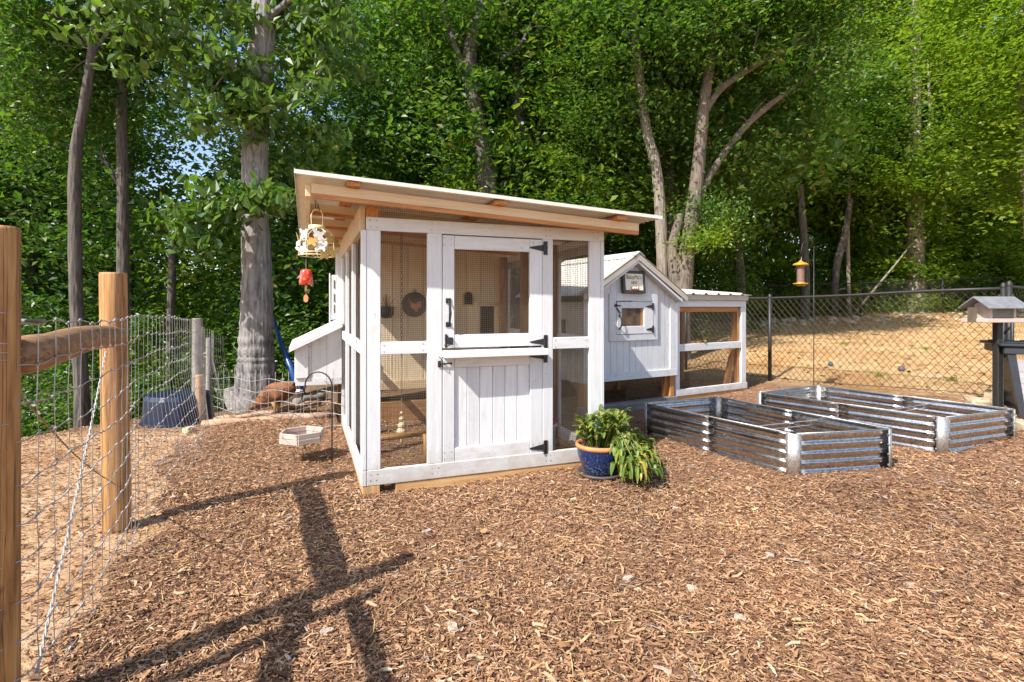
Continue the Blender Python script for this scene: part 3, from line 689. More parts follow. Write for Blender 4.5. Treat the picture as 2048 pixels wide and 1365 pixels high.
# chain toy with wooden beads
t = on1('hanging_toy', .355, .55, 0, label='long black chain ending in a string of pale wooden balls inside the run', cat='bird toy')
mb = MB(); z = 2.16; k = 0
while z > .98:
    if k % 2: mb.tube([(0, -.008, z), (0, -.008, z - .03), (0, .008, z - .03), (0, .008, z), (0, -.008, z)], .0022, 5)
    else: mb.tube([(-.009, 0, z), (-.010, 0, z - .03), (.010, 0, z - .03), (.009, 0, z), (-.009, 0, z)], .0022, 5)
    z -= .026; k += 1
mb.build('chain', 'black_iron', t)
MB().tube([(0, 0, z + .02), (0, 0, .30)], .0025, 6).build('string', 'brown_rope', t)
for zz, r in ((.475, .016), (.425, .024), (.365, .036), (.315, .045)): ball((0, 0, zz), r, 14, 8, 1, 1, .8).build('wooden_ball', 'bead_wood', t, True)
MB().lathe([(.001, 0), (.012, .01), (.015, .03), (.006, .06)], (0, 0, .20), 10).build('bell', 'gold_metal', t, True)
t = on1('perch_pole', .05, .42, .0, label='peeled yellow wooden pole laid across the bottom of the run', cat='pole')
MB().tube([(0, 0, .30), (.25, 0, .305), (.52, .02, .31)], [.026, .028, .025], 12).build('pole', ('post_wood', 'x'), t, True)
MB().tube([(.48, -.02, .31), (.50, .0, .02)], .02, 8).build('leg', ('post_wood', 'z'), t, True)
t = on1('poultry_feeder', 1.66, .42, .02, label='clear ribbed plastic bucket with red lid standing inside the run', cat='feeder')
MB().lathe([(.001, 0), (.10, 0), (.105, .02), (.115, .26), (.13, .27), (.13, .29), (.12, .30), (.11, .30)], n=22).build('bucket', 'white_plastic', t, True)
MB().lathe([(.132, .30), (.134, .33), (.10, .345), (.001, .35)], n=22).build('bucket_lid', 'red_plastic', t, True)
t = on1('tree_stump', 1.72, 1.35, 0, label='short round log standing upright inside the run', cat='stump')
MB().lathe([(.17, 0), (.16, .15), (.155, .52), (.14, .53), (.001, .53)], n=18).build('stump_log', 'pale_bark', t, True)
chips('stump_seed', np.array([L1(1.72, 1.35, .53)]) + np.stack([rng.uniform(-.10, .10, 120), rng.uniform(-.10, .10, 120), np.zeros(120)], -1), 'straw', .01, .03, .004, .008, .003)

# ------------------------------------------------------------------ 2. small gabled coop with its run
A2 = math.atan2(.515, .857)
c2_ = empty('gabled_coop', (2.34, 7.7, 0), A2, label='raised white coop with a peaked metal roof and small hinged door', cat='chicken coop')
XC = -.875
def top2(x): return 2.03 - abs(x - XC) * .64
FY = -.05
nbd = 15; bw = 1.65 / nbd
for k in range(nbd):
    x0, x1 = -1.70 + k * bw + .003, -1.70 + (k + 1) * bw - .003
    poly = [(x0, .535), (x1, .535), (x1, top2(x1))] + ([(XC, 2.03)] if x0 < XC < x1 else []) + [(x0, top2(x0))]
    MB().prism(poly, FY, FY + .018).build('siding_board', (WP, 'z'), c2_)
MB().prism([(-1.70, .45), (-.05, .45), (-.05, 1.49), (XC, 2.02), (-1.70, 1.49)], FY + .0185, FY + .026).build('backing_wall', (WP, 'z'), c2_)
def w2(name, *a, **k): return board(name, *a, parent=k.pop('parent', c2_), **k)
w2('bottom_band', -1.72, -.03, FY - .022, FY - .001, .435, .534, WP)
w2('corner_trim', -.175, -.05, FY - .020, FY - .001, .536, 1.46, WP); w2('corner_trim', -.048, -.026, FY - .020, .08, .536, 1.46, WP)
w2('corner_trim', -1.72, -1.63, FY - .020, FY - .001, .536, 1.46, WP)
# left side wall
for k in range(9):
    y0 = FY + .03 + k * .152; w2('siding_board', -1.70, -1.68, y0, y0 + .147, .535, 1.47, WP, bev=.003)
w2('side_backing', -1.679, -1.670, FY + .03, 1.32, .535, 1.47, WP, bev=0)
w2('bottom_band', -1.722, -1.701, FY, 1.33, .435, .534, WP)
w2('side_wall', -.07, -.05, FY + .03, 1.33, .435, 1.47, WP); w2('back_wall', -1.70, -.05, 1.33, 1.35, .435, 1.9, WP); w2('floor_panel', -1.68, -.07, FY + .03, 1.32, .44, .47, ST)
sdr = w2('side_door', -1.722, -1.702, .12, .75, .86, 1.38, WP)
for yy, zz in ((.70, 1.30), (.70, .95)):
    mb = MB(); mb.box(-1.73, -1.723, yy, yy + .03, zz - .05, zz + .05); mb.box(-1.73, -1.723, yy - .1, yy, zz - .01, zz + .01); mb.build('hinge', 'black_iron', sdr)
MB().box(-1.728, -1.723, .30, .52, 1.02, 1.24).build('side_window', 'dark_void', sdr)
# framed door with window
od = w2('door_surround', -1.295, -1.174, FY - .024, FY - .001, .953, 1.582, WP)
w2('surround_board', -.51, -.425, FY - .024, FY - .001, .953, 1.582, WP, parent=od)
w2('surround_board', -1.173, -.511, FY - .024, FY - .001, 1.478, 1.582, WP, parent=od); w2('surround_board', -1.173, -.511, FY - .024, FY - .001, .953, 1.036, WP, parent=od)
idr = w2('hatch_door', -1.168, -1.087, FY - .028, FY - .004, 1.043, 1.471, WP)
w2('hatch_board', -.690, -.517, FY - .028, FY - .004, 1.043, 1.471, WP, parent=idr)
w2('hatch_board', -1.086, -.691, FY - .028, FY - .004, 1.388, 1.471, WP, parent=idr); w2('hatch_board', -1.086, -.691, FY - .028, FY - .004, 1.043, 1.148, WP, parent=idr)
MB().box(-1.086, -.691, FY - .010, FY - .006, 1.148, 1.388).build('window_pane', 'window_glass', idr)
w2('window_sill', -.735, -.695, FY - .014, FY - .0105, 1.15, 1.386, BW, parent=idr)
hinge(-.535, 1.41, 1, idr, FY - .028, .85); hinge(-.535, 1.10, 1, idr, FY - .028, .85)
mb = MB(); mb.box(-1.215, -1.17, FY - .034, FY - .025, 1.405, 1.44); mb.tube([(-1.18, FY - .04, 1.425), (-1.12, FY - .04, 1.42)], .008, 6)
mb.tube([(-1.19, FY - .035, 1.44), (-1.185, FY - .03, 1.478), (-.9, FY - .03, 1.482)], .004, 5)
mb.tube([(-1.185, FY - .035, 1.39), (-1.13, FY - .045, 1.32)], .009, 6); mb.build('hatch_latch', 'black_iron', idr)
mb = MB()
for z in (1.12, 1.29): mb.box(-1.145, -1.115, FY - .034, FY - .028, z - .014, z + .014)
mb.tube([(-1.13, FY - .034, 1.12), (-1.128, FY - .06, 1.15), (-1.126, FY - .065, 1.205), (-1.128, FY - .055, 1.26), (-1.13, FY - .034, 1.29)], .008, 8); mb.build('hatch_handle', 'black_iron', idr)
# roof
def roof_side(sgn):
    xe = XC + sgn * .93; ze = 2.105 - .93 * .60
    n = 40; ys = np.linspace(-.17, 1.45, n * 5 + 1)
    prof = np.where((np.arange(len(ys)) % 10) < 2, .014, 0.0)
    xs = np.array([XC, xe]); zz = np.array([2.105, ze])
    X = np.repeat(xs[None], len(ys), 0); Yy = np.repeat(ys[:, None], 2, 1); Z = np.repeat(zz[None], len(ys), 0) + prof[:, None]
    V1 = np.stack([X, Yy, Z], -1).reshape(-1, 3); V2 = V1 - np.array([0, 0, .004]); nn = len(V1); i = np.arange(nn).reshape(X.shape)
    q = np.stack([i[:-1, 0], i[:-1, 1], i[1:, 1], i[1:, 0]], -1); e = np.stack([i[:-1, 1], i[1:, 1], i[1:, 1] + nn, i[:-1, 1] + nn], -1)
    np_mesh('roof_panel', np.concatenate([V1, V2]), np.concatenate([q, q[:, ::-1] + nn, e]), 'roof_metal', c2_)
    # rake trim on the gable
    mb = MB(); mb.prism([(XC, 2.108), (xe, ze + .005), (xe, ze - .07), (XC, 2.108 - .085)], -.180, -.168); mb.build('rake_trim', 'roof_trim', c2_)
    mb = MB(); mb.prism([(XC, 2.125), (xe, ze + .022), (xe, ze + .017), (XC, 2.120)], -.185, -.06); mb.build('rake_cap', 'roof_trim', c2_)
    mb = MB(); mb.prism([(XC, 2.020), (xe - sgn * .09, ze + .03 - .07), (xe - sgn * .09, ze - .005 - .07), (XC, 1.985)], -.166, -.06); mb.build('soffit', (WP, 'x'), c2_)
for sg in (-1, 1): roof_side(sg)
MB().prism([(XC - .12, 2.06), (XC, 2.14), (XC + .12, 2.06), (XC + .12, 2.055), (XC, 2.132), (XC - .12, 2.055)], -.19, 1.46).build('ridge_cap', 'roof_metal', c2_)
mb = MB(); mb.tube([(XC - .13, -.175, 2.10), (XC - .07, -.195, 2.06)], .006, 5); mb.tube([(XC + .05, -.19, 2.13), (XC + .12, -.19, 2.05)], .006, 5)
mb.box(-1.35, -1.20, .25, .256, 1.885, 1.90); mb.build('roof_strap', 'black_iron', c2_)
# supports
w2('skid', -1.75, .0, FY, .04, .0, .135, 'grey_wood'); w2('leg', -.135, -.05, FY + .02, .10, .137, .434, BW)
w2('leg', -1.68, -1.60, FY + .02, .10, .137, .434, BW); w2('leg', -1.68, -1.60, 1.24, 1.32, .0, .434, BW)
w2('skid', -1.60, -.05, 1.27, 1.31, .0, .26, ST)
MB().prism([(-.22, .137), (-.15, .137), (-.137, .30), (-.137, .434), (-.16, .434)], .03, .07).build('brace', (BW, 'z'), c2_)
wire_panel('wire_mesh', 'y', .06, -.9, -.23, .14, .434, c2_, sp=.02)
# its run
w2('run_post', .0, .085, -.012, .028, .215, 1.405, WP); w2('run_post', 1.480, 1.590, -.012, .028, .215, 1.405, WP)
w2('run_rail', .0, 1.590, -.014, .026, 1.406, 1.505, WP); w2('run_rail', .086, 1.479, -.010, .028, .762, .865, WP); w2('run_rail', 0, 1.62, -.014, .026, .118, .214, WP)
w2('run_skid', .0, 1.66, .0, .08, -.02, .117, 'skid_wood')
MB().box(-.03, 1.60, -.045, -.030, 1.508, 1.585).build('run_fascia', 'roof_trim', c2_)
xs = np.linspace(-.03, 1.64, 85); zz = 1.592 + np.where((np.arange(85) % 14) < 4, .028 * np.sin(np.pi * (np.arange(85) % 14) / 4) ** 1, 0)
mb = MB()
for k, (xa, za) in enumerate(zip(xs, zz)): mb.v += [(xa, -.08, za), (xa, 1.35, za + .12), (xa, -.08, za - .003), (xa, 1.35, za + .117)]
for k in range(84): q = 4 * k; mb.f += [(q, q + 4, q + 5, q + 1), (q + 2, q + 3, q + 7, q + 6), (q, q + 2, q + 6, q + 4)]
mb.build('run_roof', 'roof_metal', c2_)
w2('run_post', .0, .08, 1.22, 1.26, .0, 1.5, BW); w2('run_post', 1.50, 1.58, 1.22, 1.26, .0, 1.55, BW)
w2('run_post', 1.43, 1.478, .03, .10, .12, 1.40, BW)
MB().prism([(1.18, .20), (1.31, .20), (1.478, 1.05), (1.478, 1.38), (1.42, 1.38), (1.34, .78)], .06, .098).build('brace', (BW, 'z'), c2_)
w2('run_beam', .09, 1.43, .03, .07, 1.33, 1.404, BW); w2('run_beam', .06, 1.5, 1.215, 1.25, 1.35, 1.45, BW)
for k in range(10):
    x0 = .085 + k * .1412
    segs = [(.12, .98), (1.35, 1.349)] if .42 < x0 + .07 < 1.2 else [(.12, 1.349)]
    for z0, z1 in segs:
        if z1 - z0 > .05: w2('back_board', x0, x0 + .137, 1.25, 1.27, z0, z1, ST, bev=.003)
wire_panel('wire_mesh', 'y', .032, .08, 1.485, .214, .762, c2_, sp=.02, th=.0018); wire_panel('wire_mesh', 'y', .032, .08, 1.485, .865, 1.405, c2_, sp=.02, th=.0018)
wire_panel('wire_mesh', 'y', 1.245, .42, 1.2, .98, 1.35, c2_, sp=.02, th=.0018); wire_panel('wire_mesh', 'x', 1.56, .05, 1.2, .12, 1.5, c2_, sp=.025, th=.0018)
cb, sb = math.cos(A2), math.sin(A2)
def L2(x, y, z): return Vector((2.34 + x * cb - y * sb, 7.7 + x * sb + y * cb, z))
def on2(name, x, y, z, **kw): return empty(name, L2(x, y, z), A2, **kw)
t = on2('waterer', .45, .55, .13, label='pale pink plastic waterer standing inside the small run', cat='waterer')
MB().lathe([(.15, 0), (.15, .03), (.12, .04), (.10, .28), (.085, .29), (.001, .29)], n=20).build('tank', 'pink_plastic', t, True)
MB().lathe([(.17, 0), (.175, .05), (.165, .05), (.16, .01)], n=20).build('tray', 'red_plastic', t, True)
# framed sign with writing and eggs
t = on2('framed_sign', -.90, FY - .06, 1.585, label='dark framed sign reading BabyMa\'s NEST above the little hatch door', cat='sign')
t.rotation_euler = (R(-5), 0, A2)
for a in ((-.20, -.158, 0, .30), (.158, .20, 0, .30), (-.157, .157, .262, .30), (-.157, .157, 0, .04)): MB().box(a[0], a[1], -.02, .02, a[2], a[3], bev=.004).build('frame_bar', 'dark_frame', t)
MB().box(-.157, .157, -.014, -.008, .041, .261).build('paper_sheet', 'paper', t)
for s_, z, sz in (("BabyMa's", .190, .075), ("NEST", .125, .052)):
    cu = bpy.data.curves.new('lettering', 'FONT'); cu.body = s_; cu.size = sz; cu.align_x = 'CENTER'; cu.extrude = .0006; cu.materials.append(M['ink'])
    o_f = bpy.data.objects.new('lettering', cu); COL.objects.link(o_f); me_ = bpy.data.meshes.new_from_object(o_f); bpy.data.objects.remove(o_f); me_.materials.clear(); me_.materials.append(M['ink']); o = bpy.data.objects.new('lettering', me_); link(o, t); o.location = (0, -.0165, z); o.rotation_euler = (R(90), 0, 0)
mb = MB()
for k in range(26):
    a = rng.uniform(0, math.pi * 2); mb.tube([(.07 * math.cos(a) + .0, -.022, .065 + .03 * math.sin(a)), (.07 * math.cos(a + .8), -.026, .065 + .03 * math.sin(a + .8))], .005, 4)
mb.build('nest_ring', 'nest_brown', t)
for k, ex in enumerate((-.035, .0, .037)): ball((ex, -.028, .068), .020, 10, 7, .8, .7, 1.1).build('egg', 'egg', t, True)

# ------------------------------------------------------------------ 3. raised metal beds
def bed(name, Fr, Rt, Bk, Lf, hgt_, label):
    z0 = min(H(*p) for p in (Fr, Rt, Bk, Lf)); cen = Vector((sum(p[0] for p in (Fr, Rt, Bk, Lf)) / 4, sum(p[1] for p in (Fr, Rt, Bk, Lf)) / 4, z0))
    t = empty(name, cen, 0, label=label, cat='raised bed', group='corrugated metal raised beds')
    P = [Vector((p[0], p[1], 0)) - Vector((cen.x, cen.y, 0)) for p in (Fr, Rt, Bk, Lf)]
    nz = 43
    for a, bq in ((0, 1), (1, 2), (2, 3), (3, 0)):
        p, q = P[a], P[bq]; d = (q - p).normalized(); out = Vector((d.y, -d.x, 0)); ln = (q - p).length; nseg = 2 if ln > 1.3 else 1
        for sgi in range(nseg):
            s0, s1 = .04 + (ln - .08) * sgi / nseg, .04 + (ln - .08) * (sgi + 1) / nseg
            mb = MB(); nc = 9
            for i in range(nz):
                z = hgt_ * i / (nz - 1); ph = i / (nz - 1) * 4.5
                fr_ = ph % 1; o_ = .016 * (1 / (1 + math.exp(-20 * (math.sin(2 * math.pi * fr_) + .25)))) * .8 
                for j in range(nc):
                    s = s0 + (s1 - s0) * j / (nc - 1); wv = .004 * math.sin(s * 3.7 + a) + sgi * .0015
                    v_ = p + d * s + out * (o_ - .012 + wv); mb.v.append((v_.x, v_.y, z))
            for i in range(nz - 1):
                for j in range(nc - 1): q_ = i * nc + j; mb.f.append((q_, q_ + 1, q_ + nc + 1, q_ + nc))
            o = mb.build('side_panel', 'galvanised', t, True)
            md = o.modifiers.new('s', 'SOLIDIFY'); md.thickness = .0016
        mb = MB(); v0, v1 = p + d * .03, q - d * .03; 
        mb.tube([(v0.x, v0.y, hgt_ + .004), (v1.x, v1.y, hgt_ + .004)], .0055, 8); mb.build('top_rim', 'galvanised_dull', t, True)
        mb = MB()
        for zf in (.17, .42, .66, .9):
            for s in ((.055,), (ln - .055,), ((ln / 2,) if nseg == 2 else ())):
                for s_ in s:
                    c = p + d * s_ + out * .010; mb.tube([(c.x, c.y, hgt_ * zf), (c.x + out.x * .010, c.y + out.y * .010, hgt_ * zf)], .008, 6)
        mb.build('bolts', 'zinc_wire', t, kind='stuff')
    for k in range(4):
        p = P[k]; d1 = (P[(k + 1) % 4] - p).normalized(); d0 = (P[k - 1] - p).normalized(); o_ = -(d0 + d1).normalized()
        pts = []
        for u in np.linspace(0, 1, 7):
            c = p + d0 * .068 * (1 - u) ** 2 + d1 * .068 * u ** 2 + o_ * .022
            pts.append(c)
        mb = MB()
        for z in (-.04, hgt_ + .006):
            for c in pts: mb.v.append((c.x, c.y, z))
        for c in range(6): mb.f.append((c, c + 1, c + 8, c + 7))
        o = mb.build('corner_post', 'galvanised_dull', t, True); md = o.modifiers.new('s', 'SOLIDIFY'); md.thickness = .003; md.offset = 0
    for zf, fa in ((.80, .36), (.62, .40)):
        a_ = P[0].lerp(P[3], fa); c_ = P[1].lerp(P[2], fa); mb = MB(); mb.tube([(a_.x, a_.y, hgt_ * zf), (c_.x, c_.y, hgt_ * (zf + .08))], .005, 6); mb.build('tie_rod', 'zinc_wire', t)
    return t
bed('raised_bed', (2.32, 4.42), (3.26, 4.60), (2.40, 6.24), (1.44, 5.85), .355, 'shiny corrugated metal bed beside the blue flower pot')
bed('raised_bed', (4.07, 5.06), (5.12, 5.46), (4.05, 7.12), (3.0, 6.56), .36, 'shiny corrugated metal bed against the chain-link fence')

# ------------------------------------------------------------------ 4. blue pot with its plant
pc = Vector((.735, 4.50, H(.735, 4.5) + .018))
t = empty('flower_pot', pc, 0, label='blue glazed pot of spilling succulent on a dark saucer by the run', cat='flower pot')
MB().lathe([(.001, .0), (.165, .0), (.185, .01), (.192, .032), (.182, .034), (.17, .016), (.001, .014)], n=40).build('saucer', 'saucer_clay', t, True)
MB().lathe([(.001, .016), (.110, .016), (.125, .03), (.155, .09), (.182, .16), (.190, .21), (.188, .232)], n=48).build('pot_body', 'blue_glaze', t, True)
MB().lathe([(.186, .225), (.198, .232), (.205, .246), (.202, .262), (.190, .268), (.176, .262), (.170, .240)], n=48).build('pot_rim', 'terracotta', t, True)
MB().lathe([(.176, .235), (.10, .245), (.001, .248)], n=24).build('pot_soil', 'soil', t, True)
def blade(mb, path, w, n=7):
    P = [Vector(p) for p in path]
    pts = []
    for i in range(n + 1):
        u = i / n * (len(P) - 1); k = min(int(u), len(P) - 2); f = u - k
        p0, p1, p2, p3 = P[max(k - 1, 0)], P[k], P[k + 1], P[min(k + 2, len(P) - 1)]
        pts.append(.5 * ((2 * p1) + (p2 - p0) * f + (2 * p0 - 5 * p1 + 4 * p2 - p3) * f * f + (3 * p1 - p0 - 3 * p2 + p3) * f ** 3))
    base = len(mb.v)
    for i, p in enumerate(pts):
        d = (pts[min(i + 1, n)] - pts[max(i - 1, 0)]).normalized(); s = d.cross(Vector((0, 0, 1)))
        s = s.normalized() if s.length > .05 else Vector((1, 0, 0)); u = s.cross(d).normalized()
        ww = w * math.sin(math.pi * min(.97, .12 + .85 * i / n)) ** .7
        mb.v += [tuple(p - s * ww + u * ww * .35), tuple(p - u * ww * .12), tuple(p + s * ww + u * ww * .35)]
    for i in range(n):
        q = base + i * 3; mb.f += [(q, q + 1, q + 4, q + 3), (q + 1, q + 2, q + 5, q + 4)]
rp = random.Random(5); lmesh = 0
for k in range(185):
    a = rp.uniform(0, 2 * math.pi); r0 = rp.uniform(0, .13); up = k < 110
    bx, by = r0 * math.cos(a), r0 * math.sin(a); mb = MB()
    if up:
        a2 = a + rp.uniform(-.6, .6); ln = rp.uniform(.12, .26); hh = rp.uniform(.06, .22) + (.05 if math.cos(a) > 0 else 0); ln2 = ln * .5
        st = (bx, by, .25); path = [st, (bx + ln2 * .5 * math.cos(a2), by + ln2 * .5 * math.sin(a2), .25 + hh * .7), (bx + ln2 * math.cos(a2), by + ln2 * math.sin(a2), .25 + hh)]
        c = Vector(path[2]); mb.tube(path, [.004, .003, .002], 4, False)
        for q in range(rp.randint(2, 4)):
            b2 = rp.uniform(0, 6.28); l = rp.uniform(.05, .10); s = Vector(path[1]).lerp(c, rp.uniform(0, 1))
            blade(mb, [s, s + Vector((l * .5 * math.cos(b2), l * .5 * math.sin(b2), l * .5)), s + Vector((l * math.cos(b2), l * math.sin(b2), l * rp.uniform(.1, .7)))], rp.uniform(.011, .021), 4)
    else:
        a = rp.uniform(-1.2, .75); rr_ = rp.uniform(.22, .50); drop = rp.uniform(.03, .24)
        zz_ = [.25, .33 + rp.uniform(-.02, .06), .30 - drop * .5, .28 - drop]
        path = [(.10 * math.cos(a), .10 * math.sin(a), zz_[0]), (.5 * rr_ * math.cos(a) + .03, .5 * rr_ * math.sin(a), zz_[1]), (.85 * rr_ * math.cos(a), .85 * rr_ * math.sin(a), zz_[2]), (rr_ * math.cos(a), rr_ * math.sin(a), max(.02, zz_[3]))]
        mb.tube(path, [.005, .004, .003, .002], 4, False)
        for q in range(rp.randint(3, 6)):
            i = rp.choice((1, 2, 2)); s = Vector(path[i]).lerp(Vector(path[i + 1]), rp.random()); b2 = a + rp.uniform(-1.3, 1.3); l = rp.uniform(.06, .13)
            blade(mb, [s, s + Vector((l * .5 * math.cos(b2), l * .5 * math.sin(b2), .01)), s + Vector((l * .8 * math.cos(b2), l * .8 * math.sin(b2), -l * rp.uniform(.3, .9)))], rp.uniform(.012, .022), 4)
    if k == 0: acc = MB()
    o_ = len(acc.v); acc.v += mb.v; acc.f += [tuple(q + o_ for q in f) for f in mb.f]
acc.build('leaves', 'leaf_pot', t, kind='stuff')
t = empty('garden_stake', pc + Vector((-.03, -.05, .25)), 0, label='white and blue bird ornament on a stake in the flower pot', cat='garden ornament')
MB().tube([(0, 0, -.02), (0, 0, .12)], .003, 6).build('stake', 'black_iron', t)
ball((0, 0, .15), .035, 14, 10, .8, .5, 1.15).build('bird_body', 'white_plastic', t, True)
MB().prism([(-.028, .15), (-.02, .20), (-.01, .225), (.0, .20), (.03, .155), (.02, .15), (0, .175), (-.018, .145)], -.022, -.016).build('wing', 'blue_glaze_bead', t)
t = empty('garden_stake', pc + Vector((-.13, -.03, .25)), 0, label='blue glass globe on a thin stake in the flower pot', cat='garden ornament')
MB().tube([(0, 0, -.02), (0, 0, .13)], .003, 6).build('stake', 'black_iron', t); ball((0, 0, .155), .024, 14, 10).build('globe', 'blue_glaze_bead', t, True)

# ------------------------------------------------------------------ 5. wire fence on peeled posts
P2 = Vector((-2.48, 3.38, 0)); P1 = Vector((-1.715, 1.78, 0)); P0 = Vector((-1.75, 1.47, 0)); PG = Vector((-4.22, 7.2, 0))
wf = empty('wire_fence', (P2.x, P2.y, 0), 0, label='woven wire stretched on round yellow wooden posts', cat='fence')
def rel(v): return Vector(v) - Vector((P2.x, P2.y, 0))
def roundpost(p, r, z0, z1, mat='post_wood', seed=0, par=wf, lean=(0, 0)):
    rg = random.Random(seed); mb = MB(); n = 20; q = rel(p); rings = 16
    ph = [rg.uniform(0, 6.28) for _ in range(4)]
    for i in range(rings + 3):
        u = min(i, rings) / rings; z = z0 + (z1 - z0) * u; f = 1.0 if i < rings else (1.0, .96, 0.0)[i - rings]; zz = z + (0, .0, .012, .014)[max(0, i - rings + 1)] if i >= rings else z
        for k in range(n):
            a = 2 * math.pi * k / n
            rr = r * (1.05 - .07 * u) * (1 + .018 * math.sin(3 * a + ph[0] + 2 * u) + .012 * math.sin(7 * a + ph[1] + 5 * u)) * (1 - (.10 if abs(((a - ph[2]) % 6.283) - .3) < .12 else 0)) * f
            mb.v.append((q.x + lean[0] * u + rr * math.cos(a), q.y + lean[1] * u + rr * math.sin(a), zz))
    for i in range(rings + 2):
        for k in range(n): k2 = (k + 1) % n; a0 = i * n; mb.f.append((a0 + k, a0 + k2, a0 + n + k2, a0 + n + k))
    return mb.build('fence_post', (mat, 'z') if mat != 'grey_wood' else (mat, 'z'), par, True)
roundpost(P2, .074, -.3, 1.605, seed=1, lean=(-.03, 0)); roundpost(P1, .061, -.3, 1.655, seed=2, lean=(.012, 0)); roundpost(P0, .036, -.3, 1.62, seed=3)
def rail(a, bq, ra, rb, nm='rail'):
    a, bq = rel(a), rel(bq); mb = MB(); pts = []; rs = []
    for i in range(13):
        u = i / 12; p = a.lerp(bq, u); p.z += .015 * math.sin(u * 5); p.x += .008 * math.sin(u * 9); pts.append(p); rs.append((ra + (rb - ra) * u) * (1 + .03 * math.sin(u * 14)) * (.8 if i in (0, 12) else 1))
    mb.tube(pts, rs, 16); return mb.build(nm, ('rail_wood', 'y'), wf, True)
rail(P2 + Vector((.02, -.05, 1.215)), P1 + Vector((.0, .06, 1.245)), .062, .072)
rail(P1 + Vector((-.09, -.06, 1.20)), P1 + Vector((.10, -.85, 1.18)), .05, .05)
rail(P0 + Vector((.0, -.02, 1.50)), P0 + Vector((.83, -1.60, 1.42)), .036, .036)
# far posts
roundpost(PG, .065, -.5, 1.24, 'grey_wood', 5)
roundpost(PG + Vector((.12, -.15, 0)), .055, -.4, .50, 'log_wood', 6)
pe = Vector((-4.85, 8.6, 0)); roundpost(pe, .05, -.9, .90, 'grey_wood', 7)

# the woven wire: rows and stays
L12 = (P1 - PG).length; fdir = (P1 - PG).normalized()
def fence_pt(s, z):          # s metres from P1 towards and past the far post
    if s <= L12 + .0: p = P1 - fdir * s
    else:
        e = (pe - PG).normalized(); p = PG + e * (s - L12)
    sp2 = (P2 - P1).length; w_ = 0
    if s < sp2: w_ = math.sin(math.pi * s / sp2) * .03
    elif s < L12: w_ = math.sin(math.pi * (s - sp2) / (L12 - sp2)) ** .8 * (.16 * max(0, 1 - z / .75) ** 1.1 + .02)
    else: w_ = .05 * math.sin((s - L12) * 3) + .12 * max(0, 1 - z / .6)
    nrm = Vector((fdir.y * -1, fdir.x, 0)) * -1
    if nrm.x < 0: nrm = -nrm
    return p + nrm * (.088 + w_) + Vector((0, 0, z))
def fz(s): return H(*(fence_pt(s, .5).xy))
SEND = L12 + 2.6
rows = [0.02 + .132 * k for k in range(11)]
def ftop(s): return 1.0 if s < 1.9 else 1.0 - .085 * min(1, (s - 1.9) / 4.2)
for kk, z in enumerate(rows):
    mb = MB(); pts = []; s = -.02 if kk > 1 else -.02
    while s < SEND:
        g = fz(s) if s > 0 else H(P1.x, P1.y)
        wob = .006 * math.sin(s * 21 + kk) + .008 * math.sin(s * 4.3 + kk * 2)
        pts.append(rel(fence_pt(max(s, 0), g * .8 + z * ftop(s) + wob))); s += .07
    if True:
        a = rel(P1); pre = [Vector((a.x + .04, a.y - .07, z)), Vector((a.x - .09, a.y - .02, z - .01))][:1]
    mb.tube(pre + pts, .0023, 5, False); mb.build('wire_row', 'zinc_wire', wf)
mb = MB(); mk = MB(); s = .07; stay = 0
while s < SEND:
    g = fz(s); jit = rng.normal(0, .006); pts = []
    for kk, z in enumerate(rows):
        sl = s + jit * (kk - 5) * .3 + .010 * math.sin(kk * 2.1 + s * 3)
        p = rel(fence_pt(sl, g * .8 + z * ftop(s) + .006 * math.sin(s * 21 + kk) + .008 * math.sin(s * 4.3 + kk * 2)))
        pts.append(p)
        if s < 4.0: mk.tube([p + Vector((-.006, 0, -.006)), p + Vector((.006, 0, .006))], .0052, 5)
    MB().tube(pts, .0020, 4, False).build('wire_stay', 'zinc_wire', wf)
    s += .14
mk.build('wire_knots', 'zinc_wire', wf, kind='stuff')
mb = MB()
for z in (1.385, 1.285, 1.255, 1.23, 1.02):
    q = rel(P1); mb.tube([q + Vector((.068 * math.cos(a), .068 * math.sin(a), z + .004 * math.sin(a * 3))) for a in np.linspace(0, 2 * math.pi, 20)], .0022, 5, False)
for z in (1.265, 1.255):
    q = rel(P2); mb.tube([q + Vector((.078 * math.cos(a) - .02, .078 * math.sin(a), z)) for a in np.linspace(0, 2 * math.pi, 20)], .0022, 5, False)
mb.build('tie_wires', 'zinc_wire', wf, kind='stuff')
def rope(a, bq, r, name, mat, par):
    a, bq = rel(a), rel(bq); d = (bq - a); L = d.length; d.normalize(); s = d.cross(Vector((0, 1, 0))).normalized(); u = s.cross(d); mb = MB()
    for st in (0, 1):
        pts = []
        for i in range(121):
            q = i / 120; t_ = q * L / .045 * math.pi + st * math.pi; pts.append(a + d * L * q + (s * math.cos(t_) + u * math.sin(t_)) * r * .6 + Vector((0, 0, -.03 * math.sin(math.pi * q))))
        mb.tube(pts, r * .6, 5, False)
    mb.build(name, mat, par)
rope(P2 + Vector((.0, -.10, 1.13)), P1 + Vector((.05, .10, .12)), .0055, 'brace_cable', 'rope', wf)
rope(P1 + Vector((.0, .09, 1.10)), P2 + Vector((-.02, -.08, .35)), .004, 'brace_cable', 'brown_rope', wf)
q = rel(P1); MB().tube([q + Vector((-.02, .10, 1.352)), q + Vector((.078, .10, 1.352))], .008, 10).build('pipe_stub', 'grey_stone', wf)

